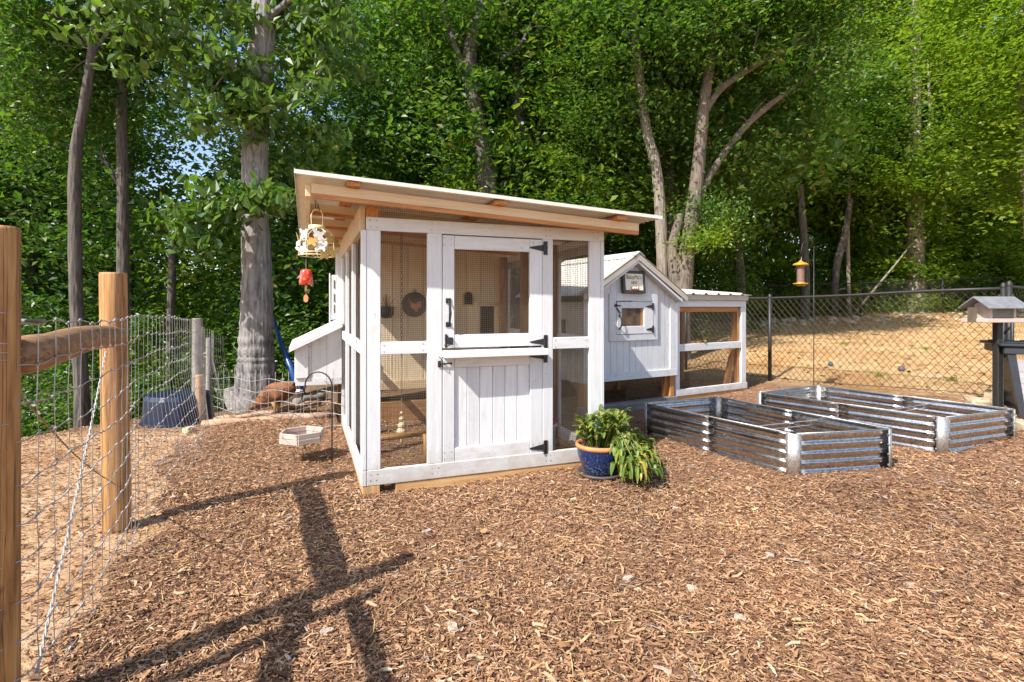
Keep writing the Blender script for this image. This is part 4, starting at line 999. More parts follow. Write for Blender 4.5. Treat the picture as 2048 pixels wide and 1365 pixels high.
# low wire fence round the hen yard
a_, b_ = Vector((-4.0, 7.15, H(-4.0, 7.15))), L1(-.05, 2.1, 0)
lf = empty('poultry_netting', a_, 0, label='low sagging wire fence between the grey post and the run', cat='fence')
n = 30
for k in range(5):
    mb = MB(); pts = [a_.lerp(b_, i / n) - a_ + Vector((0, 0, .06 + k * .135 + .02 * math.sin(i * .7 + k) - .03 * math.sin(math.pi * i / n))) for i in range(n + 1)]
    mb.tube(pts, .0035, 5, False); mb.build('wire_row', 'zinc_wire', lf)
for i in range(1, 19):
    p = a_.lerp(b_, i / 19) - a_; MB().tube([p + Vector((0, 0, 0)), p + Vector((rng.uniform(-.02, .02), 0, .68 + rng.uniform(-.04, .06)))], .0032, 5, False).build('wire_stay', 'zinc_wire', lf)

# ------------------------------------------------------------------ 6. chain-link fences
def chain_fence(name, pts, h, label, cw=.0475, rh=.0575, th=.0052, post_at=(), par=None, mat='fence_vinyl'):
    o0 = Vector((pts[0][0], pts[0][1], H(*pts[0]))); t = empty(name, o0, 0, label=label, cat='fence')
    seg = []; s = 0
    for p, q in zip(pts[:-1], pts[1:]):
        L = math.hypot(q[0] - p[0], q[1] - p[1]); seg.append((s, L, p, q)); s += L
    tot = s
    def pos(s):
        for s0, L, p, q in seg:
            if s <= s0 + L or (s0, L, p, q) == seg[-1]:
                u = (s - s0) / L; return p[0] + (q[0] - p[0]) * u, p[1] + (q[1] - p[1]) * u
    nw = int(tot / cw); nr = int(h / rh)
    ss = np.arange(nw + 2) * cw; C = np.array([pos(min(s, tot)) for s in ss]); gz = hgt(C[:, 0], C[:, 1])
    V = []; Fs = []
    j = np.arange(nr + 1)
    off = np.array([(math.cos(a) * th, math.sin(a) * th) for a in (1.57, 3.66, 5.76)])
    for i in range(nw):
        odd = (j + i) % 2; ci = i + odd
        x = C[ci, 0]; y = C[ci, 1]; z = gz[ci] + j * rh + .03
        ring = np.stack([np.stack([x + o[0] * .7, y + o[0] * .7, z + o[1]], -1) for o in off], 1).reshape(-1, 3)
        base = i * (nr + 1) * 3; V.append(ring)
        q = base + (j[:-1, None] * 3) + np.arange(3)[None]; q2 = base + (j[:-1, None] * 3) + ((np.arange(3) + 1) % 3)[None]
        Fs.append(np.stack([q, q2, q2 + 3, q + 3], -1).reshape(-1, 4))
    V = np.concatenate(V) - np.array(o0); np_mesh('wire_fabric', V, np.concatenate(Fs), mat, t, kind='stuff')
    def ln(z, r, nm):
        mb = MB(); n = max(2, int(tot / .6)); mb.tube([Vector((*pos(tot * i / n), H(*pos(tot * i / n)) + z)) - o0 for i in range(n + 1)], r, 8, True); mb.build(nm, 'black_vinyl', t, True)
    ln(h + .02, .021, 'top_rail'); ln(.06, .004, 'tension_wire')
    for s in post_at:
        x, y = pos(s); g = H(x, y); p = Vector((x, y, g)) - o0
        MB().tube([p + Vector((0, 0, -.1)), p + Vector((0, 0, h + .03))], .030, 12).build('fence_post', 'black_vinyl', t, True)
        MB().lathe([(.034, 0), (.034, .03), (.02, .06), (.001, .068)], p + Vector((0, 0, h + .03)), 12).build('post_cap', 'black_vinyl', t, True)
    return t
chain_fence('chain_link_fence', [(2.3, 12.1), (4.42, 9.2), (6.23, 6.73)], 1.40, 'black chain-link fence behind the metal beds and small coop', post_at=(.1, 1.9, 3.59, 6.6))
chain_fence('chain_link_fence', [(6.23, 6.73), (9.5, 8.6)], 1.42, 'black chain-link fence behind the grey storage box', post_at=(.0, 2.2))
chain_fence('chain_link_fence', [(7.5, 20.5), (13.0, 19.8), (20.5, 21.2)], 1.25, 'black chain-link fence across the far side of the bare yard', th=.005, post_at=(.1, 3.6, 5.4, 9, 12.5))
g = empty('fence_gate', (6.05, 6.60, H(6.05, 6.6)), 0, label='narrow black gate frame beside the house shaped bird feeder', cat='gate')
for dx in (-.06, .10): MB().tube([(dx, 0, 0), (dx, 0, 1.35)], .018, 10).build('gate_bar', 'black_vinyl', g, True)
for z in (.30, 1.08): MB().tube([(-.13, 0, z), (.16, 0, z)], .012, 8).build('gate_hinge', 'black_vinyl', g, True)

# ------------------------------------------------------------------ 7. feeders, hooks, box
pp = Vector((4.30, 7.65, H(4.30, 7.65)))
t = empty('feeder_pole', pp, 0, label='tall thin black hook pole in front of the chain-link fence', cat='hook pole')
ztop = 2.27 - pp.z
MB().tube([(0, 0, -.1), (0, 0, ztop)], .0060, 8).build('pole', 'black_iron', t, True)
hk = [(0, 0, ztop - .01), (-.03, -.01, ztop + .07), (-.10, -.02, ztop + .09), (-.18, -.04, ztop + .03), (-.215, -.05, ztop - .10), (-.20, -.05, ztop - .15)]
MB().tube(hk, .0045, 8).build('hook', 'black_iron', t, True)
fp = pp + Vector((-.215, -.05, 0)); fp.z = 1.70
t = empty('tube_feeder', fp, 0, label='yellow topped tube of bird seed hanging from a curved hook', cat='bird feeder'); t.scale = (.9, .9, .92)
MB().lathe([(.001, .395), (.02, .39), (.035, .37), (.10, .345), (.115, .33), (.112, .32), (.06, .318), (.06, .30), (.001, .30)], n=24).build('feeder_roof', 'yellow_plastic', t, True)
MB().lathe([(.055, .04), (.055, .32)], n=20).build('seed_tube', 'seed', t, True)
MB().lathe([(.001, 0), (.05, .0), (.07, .02), (.105, .028), (.11, .045), (.10, .045), (.06, .035), (.057, .06)], n=24).build('perch_tray', 'yellow_plastic', t, True)
MB().tube([(.0, 0, .39), (.015, 0, .43), (.0, 0, .47), (-.012, 0, .43), (0, 0, .395)], .004, 6).build('hanger', 'zinc_wire', t)
# house shaped feeder on post
hp = at(1990, 645, 6.15)
t = empty('house_feeder', (hp.x, hp.y, hp.z), R(8), label='blush wooden house shaped bird feeder with ridged metal roof on a black post', cat='bird feeder')
t.scale = (1, 1, 1)
MB().box(-.28, .25, -.15, .15, .0, .045, bev=.004).build('feeder_tray', ('blush_paint', 'x'), t)
for x0 in (-.17, .14): MB().prism([(-.09, .046), (.09, .046), (.09, .20), (0, .27), (-.09, .20)], x0, x0 + .03, 'x').build('end_wall', ('blush_paint', 'z'), t)
for y in (-.088, .082): MB().box(-.139, .139, y, y + .004, .05, .20).build('side_pane', 'clear_plastic', t)
MB().box(-.10, .10, -.07, .07, .047, .13).build('seed_heap', 'seed', t)
for sg in (-1, 1):
    for k in range(5):
        y0, y1 = sg * (.0 + k * .036), sg * (.0 + (k + 1) * .036 - .004); z0, z1 = .295 - k * .0255, .295 - (k + 1) * .0255 + .003
        mb = MB(); mb.prism([(y0, z0), (y1, z1), (y1, z1 - .012), (y0, z0 - .012)], -.29, .26, 'x'); mb.build('roof_slat', 'feeder_roof_metal', t)
MB().box(-.33, -.27, -.03, .03, .0, .17).build('suet_cage', 'cage_wire', t)
mb = MB(); mb.box(.0, .07, -.035, .035, -1.15, -.001, bev=.006); mb.build('support_post', 'black_vinyl', t)
MB().box(.072, .088, -.02, .02, -1.0, -.001).build('post_strip', 'galvanised_dull', t)
# storage box
sp_ = G(2041, 842); t = empty('storage_box', sp_, R(-28), label='charcoal lidded deck box with pale lilac plank sides', cat='storage box')
Hb = .86
mb = MB(); mb.prism([(.0, 0), (.055, 0), (-.04, Hb - .12), (-.115, Hb - .12)], -.01, .06); mb.build('corner_trim', 'dark_plastic', t)
for k in range(5):
    z0, z1 = .02 + k * .132, .02 + (k + 1) * .132 - .006; xa = .057 - .1 * z0 / .68; xb = .057 - .1 * z1 / .68
    MB().prism([(xa, z0), (1.3, z0), (1.3, z1), (xb, z1)], .006, .04).build('plank', ('lilac_plank', 'x'), t)
    MB().prism([(.02 - .13 * z0, 0.06), (.05 - .13 * z0, 0.06), (.05 - .13 * z1, .65), (.02 - .13 * z1, .65)][:2] + [(.05 - .13 * z0, .65), (.02 - .13 * z0, .65)], z0, z1, 'z').build('side_plank', 'dark_plastic', t)
MB().box(-.15, 1.3, -.03, .70, Hb - .12, Hb - .035, bev=.01).build('box_rim', 'dark_plastic', t)
mb = MB(); mb.box(-.19, 1.35, -.06, .74, Hb - .033, Hb, bev=.01); mb.build('lid', 'dark_plastic', t)
for k in range(4): MB().box(-.12 + k * .3, .10 + k * .3, .02, .68, Hb + .001, Hb + .012, bev=.004).build('lid_panel', 'dark_plastic', t)
for px, py, s, sd_, lb in ((1958, 806, (.15, .12, .085), 3, 'flat pale stone leaning at the back of the metal bed'), (1987, 803, (.085, .08, .13), 8, 'upright blocky pale stone beside the storage box'),
                          (2046, 850, (.16, .12, .06), 11, 'pale rounded stone at the foot of the storage box')):
    p = G(px, py + 8); rock('boulder', (p.x, p.y, p.z + s[2] * .6), s, 'stone', sd_, label=lb, cat='stone')
for px, py, r, mt, lb in ((1661, 733, .045, 'ball_blue', 'small blue ball on the bare yard'), (1803, 743, .05, 'ball_grey', 'small grey ball on the bare yard')):
    p = G(px, py); o = ball((0, 0, r * .9), r, 14, 10).build('ball', mt, None, True, label=lb, cat='ball'); o.location = p
# grass tufts in the yard
mb = MB()
for px, py in ((1758, 755), (1905, 762), (1690, 690), (1850, 700)):
    c = G(px, py)
    for k in range(70):
        a, q = rng.uniform(0, 6.28), abs(rng.normal(0, .12)); bx = c + Vector((q * math.cos(a), q * math.sin(a), 0)); hh = rng.uniform(.03, .09)
        blade(mb, [bx, bx + Vector((rng.uniform(-.02, .02), rng.uniform(-.02, .02), hh * .6)), bx + Vector((rng.uniform(-.05, .05), rng.uniform(-.05, .05), hh))], .004, 2)
mb.build('grass', 'leaf_bright', kind='stuff')

# butterfly lantern and glass chime under the eave
ch = at(634, 512, 4.15)
t = empty('butterfly_lantern', ch, 0, label='cream wire lantern covered in white and gold metal butterflies under the eave', cat='lantern'); t.scale = (1.08, 1.08, 1.08)
mb = MB()
for z, r in ((.19, .052), (.0, .125), (.10, .118), (.02, .125)): mb.tube([(r * math.cos(a), r * math.sin(a), z) for a in np.linspace(0, 2 * math.pi, 25)], .0028, 5, False)
for k in range(10):
    a = k * .628; mb.tube([(.052 * math.cos(a), .052 * math.sin(a), .19), (.10 * math.cos(a), .10 * math.sin(a), .165), (.118 * math.cos(a), .118 * math.sin(a), .10), (.125 * math.cos(a), .125 * math.sin(a), 0)], .0028, 5, False)
mb.build('wire_cage', 'cream_metal', t, True)
MB().lathe([(.001, .215), (.058, .215), (.058, .185), (.05, .185)], n=24).build('top_band', 'cream_metal', t, True)
MB().tube([(-.04, 0, .21), (-.042, 0, .29), (-.03, 0, .32), (0, 0, .335), (.03, 0, .32), (.042, 0, .29), (.04, 0, .21)], .0035, 6).build('bail', 'cream_metal', t, True)
zbm = (2.165 - ch.z) / 1.08
MB().tube([(0, 0, .335), (.01, 0, .36), (-.015, 0, .40), (-.01, 0, zbm), (.012, 0, zbm + .01), (.02, 0, zbm - .02)], .0035, 6).build('hook', 'black_iron', t, True)
bf = [(0, -.022), (.012, -.030), (.030, -.040), (.040, -.022), (.030, -.004), (.046, .014), (.050, .038), (.034, .040), (.012, .018), (.004, .028), (0, .024)]
bf = bf + [(-x, z) for x, z in bf[::-1][1:-1]]
bme = MB().prism(bf, -.001, .001); b0 = None
for k, (a, z, gold) in enumerate([(-1.95, .14, 0), (-2.05, .035, 0), (-1.15, .14, 0), (-1.05, .055, 0), (-.45, .12, 1), (-.35, .02, 1), (-2.9, .12, 1), (-2.9, .02, 1), (.3, .10, 1), (.9, .05, 1), (1.6, .12, 0), (2.3, .04, 1), (-1.5, .09, 1), (-.8, -.0, 1), (-2.5, .08, 0)]):
    o = MB(); o.v = list(bme.v); o.f = list(bme.f); o = o.build('butterfly', 'gold_metal' if gold else 'cream_metal', t)
    if not gold: o.data.materials[0] = M['white_plastic']
    r = .128; o.location = (r * math.cos(a), r * math.sin(a), z); o.rotation_euler = (R(rng.uniform(-25, 25)), R(rng.uniform(-25, 25)), a + math.pi / 2 + rng.uniform(-.4, .4)); o.scale = (.92, 1, .92)
cg = at(612, 570, 4.12)
t = empty('glass_wind_chime', cg, 0, label='mottled red glass bell with a stick and wooden disc hanging below the lantern', cat='wind chime')
MB().lathe([(.001, .118), (.030, .118), (.040, .105), (.048, .06), (.052, .0), (.049, .0), (.045, .06), (.036, .10), (.001, .112)], n=28).build('glass_bell', 'red_glass', t, True)
MB().tube([(0, 0, .118), (.0, 0, .20)], .0018, 5).build('string', 'zinc_wire', t)
MB().tube([(0, 0, .0), (0, 0, -.05)], .009, 8).build('clapper', 'bead_wood', t, True); MB().tube([(0, 0, -.05), (0, 0, -.075)], .002, 5).build('string', 'brown_rope', t)
MB().prism([(.018 * math.cos(a), -.105 + .030 * math.sin(a)) for a in np.linspace(0, 2 * math.pi, 21)[:-1]], -.003, .003).build('wood_disc', 'terracotta', t)

# short shepherd hook with a hanging tray
s0 = G(664, 931)
t = empty('shepherd_hook', s0, 0, label='short black shepherd hook stuck in the mulch near the run', cat='garden hook')
rr_ = .128; zt_ = .70
arc = [(0, 0, -.05), (0, 0, .3), (0, 0, zt_)] + [(-rr_ + rr_ * math.cos(a), .04 * (1 - math.cos(a)) * .5, zt_ + rr_ * 1.0 * math.sin(a)) for a in np.linspace(.2, math.pi, 12)] + [(-2 * rr_ - .01, .05, zt_ - .06), (-2 * rr_ - .04, .06, zt_ - .12)]
MB().tube(arc, .0065, 8).build('hook_rod', 'black_iron', t, True)
MB().tube([(.0, 0, .10), (-.16, .02, .06), (-.165, .02, -.03)], .005, 6).build('foot_prong', 'black_iron', t, True)
tp_ = s0 + Vector((-2 * rr_ - .04, .08, 0)); tz = .20
t = empty('tray_feeder', tp_ + Vector((0, 0, tz)), R(12), label='whitewashed six sided wooden tray hanging from the shepherd hook', cat='bird feeder')
hexp = [(.19 * math.cos(a), .19 * math.sin(a)) for a in np.linspace(0, 2 * math.pi, 7)[:-1] + .5]
MB().prism([(x * .95, y * .95) for x, y in hexp], .0, .008, 'z').build('tray_floor', ('blush_paint', 'x'), t)
for k in range(6):
    a, c = Vector((*hexp[k], 0)), Vector((*hexp[(k + 1) % 6], 0)); d = (c - a).normalized(); n_ = Vector((d.y, -d.x, 0)); mid = (a + c) / 2; ang = math.atan2(d.y, d.x)
    for z in (0, 1):
        o = MB().box(-(c - a).length / 2, (c - a).length / 2, -.012 + z * .003, .004 + z * .003, .0 + z * .048, .045 + z * .048, bev=.003).build('tray_side', ('blush_paint', 'x'), t)
        o.location = mid; o.rotation_euler = (0, 0, ang)
chips('tray_seed', np.array([tp_ + Vector((0, 0, tz + .01))]) + np.stack([rng.uniform(-.12, .12, 150), rng.uniform(-.12, .12, 150), np.zeros(150)], -1), 'seed', .008, .018, .004, .007, .003)
for k in (0, 2, 4): MB().tube([(hexp[k][0], hexp[k][1], .09), (0, -.02, zt_ - .12 - tz)], .0022, 5).build('hanger_wire', 'black_iron', t)

# ------------------------------------------------------------------ 8. hen yard
def thing_log(a, bq, r, label, mat='log_wood', n=10):
    a, bq = Vector(a), Vector(bq); o = MB().tube([a.lerp(bq, i / 6) - a + Vector((0, 0, .012 * math.sin(i * 2))) for i in range(7)], [r * (1 + .06 * math.sin(i * 2.3)) for i in range(7)], n).build('log', (mat, 'x'), None, True, label=label, cat='log')
    o.location = a; return o
a = G(405, 858); bq = G(660, 838); thing_log(a + Vector((0, 0, .05)), bq + Vector((0, 0, .05)), .05, 'long pinkish peeled log lying along the edge of the mulch')
a = G(425, 845); bq = G(575, 828); thing_log(a + Vector((0, 0, .04)), bq + Vector((0, 0, .04)), .028, 'thin brown pole lying behind the pinkish log')
a = G(562, 830); bq = G(640, 812); thing_log(a + Vector((0, 0, .06)), bq + Vector((0, 0, .06)), .035, 'short orange brown log in front of the metal tub')
a = G(650, 800); bq = G(590, 812); thing_log(a + Vector((0, 0, .05)), bq + Vector((0, 0, .05)), .06, 'weathered grey log half buried behind the metal tub', 'grey_wood')
p = G(484, 815); rock('boulder', (p.x, p.y, p.z + .15), (.28, .24, .24), 'grey_stone', 4, label='rough grey boulder at the foot of the big oak', cat='boulder')
p = G(413, 828); rock('boulder', (p.x, p.y, p.z + .08), (.13, .1, .12), 'stone', 9, label='small pale block of stone beside the grey post', cat='stone')
p = G(378, 868); rock('boulder', (p.x, p.y, p.z + .03), (.07, .06, .06), 'stone', 12, label='small tan stone at the foot of the brown post', cat='stone')
p = G(581, 806); t = empty('metal_tub', p, 0, label='small round galvanised tub with bail handle behind the hen', cat='tub')
MB().lathe([(.001, 0), (.13, 0), (.14, .01), (.155, .09), (.160, .095), (.158, .10), (.172, .17), (.180, .175), (.178, .182), (.165, .172), (.13, .015), (.001, .012)], n=32).build('tub_body', 'galvanised_dull', t, True)
MB().tube([(-.17, 0, .16), (-.12, 0, .25), (0, 0, .29), (.12, 0, .25), (.17, 0, .16)], .004, 6).build('tub_handle', 'zinc_wire', t, True)
MB().lathe([(.001, .14), (.155, .14)], n=24).build('tub_water', 'window_glass', t)
# hen
p = G(548, 834); t = empty('hen', p, 0, label='rusty brown hen bending to peck behind the low wire', cat='hen'); t.scale = (1.3, 1.3, 1.3)
ringsh = [(.235, .315, .012, .02), (.215, .30, .03, .05), (.17, .275, .055, .075), (.11, .25, .085, .095), (.04, .235, .10, .11), (-.03, .22, .10, .11), (-.09, .195, .08, .095), (-.135, .165, .055, .07), (-.17, .135, .038, .048),
          (-.20, .105, .028, .034), (-.222, .085, .026, .028), (-.245, .07, .018, .02), (-.262, .058, .008, .009), (-.275, .05, .003, .004)]
mb = MB(); n = 16
for x, z, ry_, rz_ in ringsh:
    for k in range(n):
        a = 2 * math.pi * k / n; mb.v.append((x + .3 * rz_ * math.sin(a) * (-.3), ry_ * math.cos(a), z + rz_ * math.sin(a)))
for i in range(len(ringsh) - 1):
    for k in range(n): k2 = (k + 1) % n; q = i * n; mb.f.append((q + k, q + k2, q + n + k2, q + n + k))
hb = mb.build('hen_body', 'feather', t, True); sub = hb.modifiers.new('s', 'SUBSURF'); sub.levels = 1; sub.render_levels = 1
for sy in (-.045, .045):
    mb = MB(); mb.tube([(.02, sy, .16), (.03, sy, .10), (.01, sy, .02)], [.035, .012, .009], 8)
    for da in (-.5, 0, .5): mb.tube([(.01, sy, .015), (.01 - .05 * math.cos(da), sy + .05 * math.sin(da), .006)], [.007, .004], 5)
    mb.tube([(.01, sy, .015), (.04, sy, .006)], [.007, .004], 5); mb.build('leg', 'hen_leg', t, True)
for sy in (-1, 1):
    MB().lathe([(.001, -.09), (.02, -.06), (.028, 0), (.02, .07), (.001, .11)], n=12).build('wing', 'feather', t, True); o = t.children[-1]
    o = bpy.data.objects[o.name]; o.location = (.05, sy * .088, .245); o.rotation_euler = (0, R(78), 0); o.scale = (2.2, .7, 1.1)
for k in range(7):
    mb = MB(); zz = .05 * (k - 3) / 3; blade(mb, [(.18, zz * .4, .29), (.26, zz * .7, .37), (.30, zz, .43 + .02 * math.sin(k))], .022, 5); mb.build('tail_feather', 'dark_frame', t)
MB().prism([(-.245, .085), (-.23, .105), (-.225, .095), (-.21, .115), (-.205, .105), (-.195, .118), (-.20, .09)], -.003, .003).build('comb', 'comb', t)
# navy tub behind the fence
p = G(318, 856); t = empty('plastic_tub', Vector((p.x, p.y + .40, H(p.x, p.y + .40) )), 0, label='overturned navy plastic pool behind the wire fence', cat='tub')
prof = [(.42, .0), (.44, .03), (.41, .05), (.385, .33), (.36, .385), (.25, .41), (.001, .42)]
mb = MB(); n = 48
for r, z in prof:
    for k in range(n):
        a = 2 * math.pi * k / n; rr = r * (1 + (.02 if 0.04 < z < .45 and k % 4 < 2 else 0)); mb.v.append((rr * math.cos(a), rr * math.sin(a), z))
for i in range(len(prof) - 1):
    for k in range(n): k2 = (k + 1) % n; q = i * n; mb.f.append((q + k, q + k2, q + n + k2, q + n + k))
mb.build('tub_shell', 'navy_plastic', t)
# blue hose pole leaning by the oak
a = at(548, 640, 8.9); bq = at(600, 790, 8.3); o = MB().tube([a - bq, (a - bq) * .72 + Vector((-.02, 0, 0)), (a - bq) * .4, Vector((.02, 0, 0))], [.03, .035, .05, .075], 12).build('drain_pipe', 'blue_hose', None, True, label='bright blue pipe leaning beside the oak trunk', cat='pipe'); o.location = bq

# ------------------------------------------------------------------ 9. woods
def leaf_cloud(C, size, up=.55, droop=.25, wide=.30, hexa=False, seed=0):
    rg = np.random.default_rng(seed); n = len(C)
    nrm = rg.normal(0, 1, (n, 3)); nrm /= np.linalg.norm(nrm, axis=1)[:, None]; nrm = nrm * (1 - up) + np.array([0, 0, 1.0]) * up; nrm /= np.linalg.norm(nrm, axis=1)[:, None]
    d = rg.normal(0, 1, (n, 3)); d[:, 2] -= droop * 2; d -= (d * nrm).sum(1)[:, None] * nrm; d /= np.linalg.norm(d, axis=1)[:, None]
    s = np.cross(nrm, d); L = size * rg.uniform(.65, 1.25, n); L = L[:, None]; W = L * wide
    if hexa:
        P = [C - d * L * .5, C - d * L * .18 + s * W * .75 + nrm * W * .22, C + d * L * .2 + s * W + nrm * W * .3, C + d * L * .5 - nrm * L * .12, C + d * L * .2 - s * W + nrm * W * .3, C - d * L * .18 - s * W * .75 + nrm * W * .22]
        V = np.stack(P, 1).reshape(-1, 3); o = np.arange(n)[:, None, None] * 6; F_ = (o + np.array([[0, 1, 2, 3], [0, 3, 4, 5]])).reshape(-1, 4)
    else:
        P = [C - d * L * .5, C + s * W + nrm * W * .3, C + d * L * .5 - nrm * L * .08, C - s * W + nrm * W * .3]
        V = np.stack(P, 1).reshape(-1, 3); o = np.arange(n)[:, None, None] * 4; F_ = (o + np.array([[0, 1, 2], [0, 2, 3]])).reshape(-1, 3)
    return V, F_
def crown_points(n_clump, per, rx, rz_, seed, cr=.55, flat=.35, hollow=.35):
    rg = np.random.default_rng(seed)
    u = rg.normal(0, 1, (n_clump, 3)); u /= np.linalg.norm(u, axis=1)[:, None]
    r = (hollow + (1 - hollow) * rg.random(n_clump) ** .6)[:, None]; lump = 1 + .18 * np.sin(u[:, :1] * 4 + seed) * np.cos(u[:, 2:] * 3 + seed)
    c = u * r * lump * np.array([rx, rx, rz_])
    k = rg.normal(0, 1, (n_clump, per, 3)) * np.array([cr, cr, cr * flat]) * rg.uniform(.6, 1.25, (n_clump, 1, 1))
    k[..., 2] -= .22 * (k[..., 0] ** 2 + k[..., 1] ** 2)
    return (c[:, None] + k).reshape(-1, 3), c
crowns = []
def crown_mesh(kind, seed, rx=2.6, rz_=3.4, ncl=105, per=95, size=.17):
    if kind == 'leaf_bright': size *= 1.25; per = int(per * .75)
    P, c = crown_points(ncl, per, rx, rz_, seed)
    V, F_ = leaf_cloud(P, size, seed=seed)
    o = np_mesh('crown_mesh', V, F_, kind); me = o.data; bpy.data.objects.remove(o); return me
CM = {k: [crown_mesh(k, s) for s in ss] for k, ss in {'leaf_dark': (11, 12), 'leaf_mid': (13, 14, 15), 'leaf_bright': (16, 17)}.items()}
CS = {k: [crown_mesh(k, s, 1.0, .8, 24, 60, .15), crown_mesh(k, s + 1, 1.1, .7, 20, 60, .15)] for k, s in (('leaf_dark', 31), ('leaf_mid', 33), ('leaf_bright', 35))}
def add_crown(tree, kind, loc, sc, rzz=None, k=None):
    sc = tuple(sc) if hasattr(sc, '__len__') else (sc, sc, sc)
    if max(sc) < .62: me = random.choice(CS[kind]); sc = (min(1.5, sc[0] * 2.6), min(1.5, sc[1] * 2.6), min(1.4, sc[2] * 3.2))
    else: me = random.choice(CM[kind])
    o = bpy.data.objects.new('crown', me); link(o, tree); o.location = loc; o.scale = sc; o.rotation_euler = (random.uniform(-.3, .3), random.uniform(-.3, .3), rzz if rzz is not None else random.uniform(0, 6.28)); return o
def limb(mb, pts, rs, n=10, seed=0, sub=4):
    """smooth tube through points with a little roughness"""
    P = [Vector(p) for p in pts]; out = []; ro = []; rg = random.Random(seed)
    for k in range(len(P) - 1):
        p0, p1, p2, p3 = P[max(k - 1, 0)], P[k], P[k + 1], P[min(k + 2, len(P) - 1)]
        for j in range(sub):
            f = j / sub; out.append(.5 * ((2 * p1) + (p2 - p0) * f + (2 * p0 - 5 * p1 + 4 * p2 - p3) * f * f + (3 * p1 - p0 - 3 * p2 + p3) * f ** 3)); ro.append((rs[k] * (1 - f) + rs[k + 1] * f) * rg.uniform(.95, 1.06))
    out.append(P[-1]); ro.append(rs[-1]); mb.tube(out, ro, n, False)
from mathutils import noise as mn
def ridged(o, n, amp, fa, fz):
    me = o.data; k = len(me.vertices) // n
    for r_ in range(k):
        c = Vector((0, 0, 0))
        for j in range(n): c += me.vertices[r_ * n + j].co
        c /= n
        for j in range(n):
            v = me.vertices[r_ * n + j]; a = 2 * math.pi * j / n
            d = mn.noise((math.cos(a) * fa, math.sin(a) * fa, v.co.z * fz)); e = mn.noise((math.cos(a) * fa * .3, math.sin(a) * fa * .3, v.co.z * .5))
            v.co = c + (v.co - c) * (1 + amp * (1 - 3.2 * abs(d)) + .10 * e)
def tree(name, label, Yd, pts, rs, bark_, limbs=(), crowns_=(), group=None, cat='tree', n=12, twigs=0):
    """pts are (px, py) at depth Yd; first is the base"""
    W = [at(px, py, Yd) for px, py in pts]; base = Vector((W[0].x, W[0].y, min(W[0].z, H(W[0].x, W[0].y) + .0)))
    W[0] = base + Vector((0, 0, -.1)); t = empty(name, base, 0, label=label, cat=cat, group=group)
    mb = MB(); limb(mb, [p - base for p in W], rs, n, int(Yd * 7), 4 if n < 30 else 14); tr_ = mb.build('trunk', bark_, t, True)
    ridged(tr_, n, .035 if n >= 30 else .03, 5.5 if n >= 30 else 2.6, 1.8 if n >= 30 else 1.0)
    for lp, lr, dy in limbs:
        mb = MB(); L = [at(px, py, Yd + dy * i) - base for i, (px, py) in enumerate(lp)]; limb(mb, L, lr, 8, len(lp)); mb.build('limb', bark_, t, True)
        for q in range(twigs):
            k = random.randrange(1, len(L)); p = L[k - 1].lerp(L[k], random.random()); d = Vector((random.uniform(-1, 1), random.uniform(-.5, .5), random.uniform(-.3, 1))) * random.uniform(.4, 1.1)
            mb = MB(); limb(mb, [p, p + d * .5, p + d + Vector((0, 0, -.1))], [.018, .012, .005], 5, q); mb.build('twig', bark_, t, True)
    for kind, px, py, dy, sc in crowns_:
        add_crown(t, kind, at(px, py, Yd + dy) - base, sc)
    return t, base
# the big oak
oak, ob = tree('oak_tree', 'big grey barked oak with flared base behind the hen yard', 8.45, [(515, 800), (513, 745), (513, 690), (514, 600), (510, 420), (511, 300), (518, 180), (526, 60), (531, -80), (534, -400)],
               [.34, .27, .242, .222, .195, .188, .182, .178, .17, .15], 'oak_bark', limbs=[([(505, 175), (440, 110), (360, 60), (280, 20)], [.06, .045, .03, .015], -.25), ([(530, 40), (600, -10), (680, -30)], [.06, .045, .02], -.2),
               ([(500, 480), (470, 440), (430, 420), (390, 400)], [.03, .022, .015, .008], -.3), ([(540, 250), (600, 190), (650, 130)], [.045, .03, .012], -.2), ([(498, 230), (460, 205), (400, 190)], [.035, .022, .01], -.35)], n=72, twigs=3)
def spray(cpx, cpy, Yc, r, nl, par, base, mat='leaf_oak', size=.17, seed=0, flat=.55):
    rg = np.random.default_rng(seed); c = np.array(at(cpx, cpy, Yc) - base); ncl = max(2, nl // 26)
    cc = rg.normal(0, 1, (ncl, 3)) * np.array([r, r * .8, r * flat]) * .5 + c
    P = (cc[:, None] + rg.normal(0, 1, (ncl, 26, 3)) * np.array([.17, .17, .09])).reshape(-1, 3)
    V, F_ = leaf_cloud(P, size, up=.35, droop=.6, wide=.27, hexa=True, seed=seed); return V, F_
Vs, Fs, o_ = [], [], 0
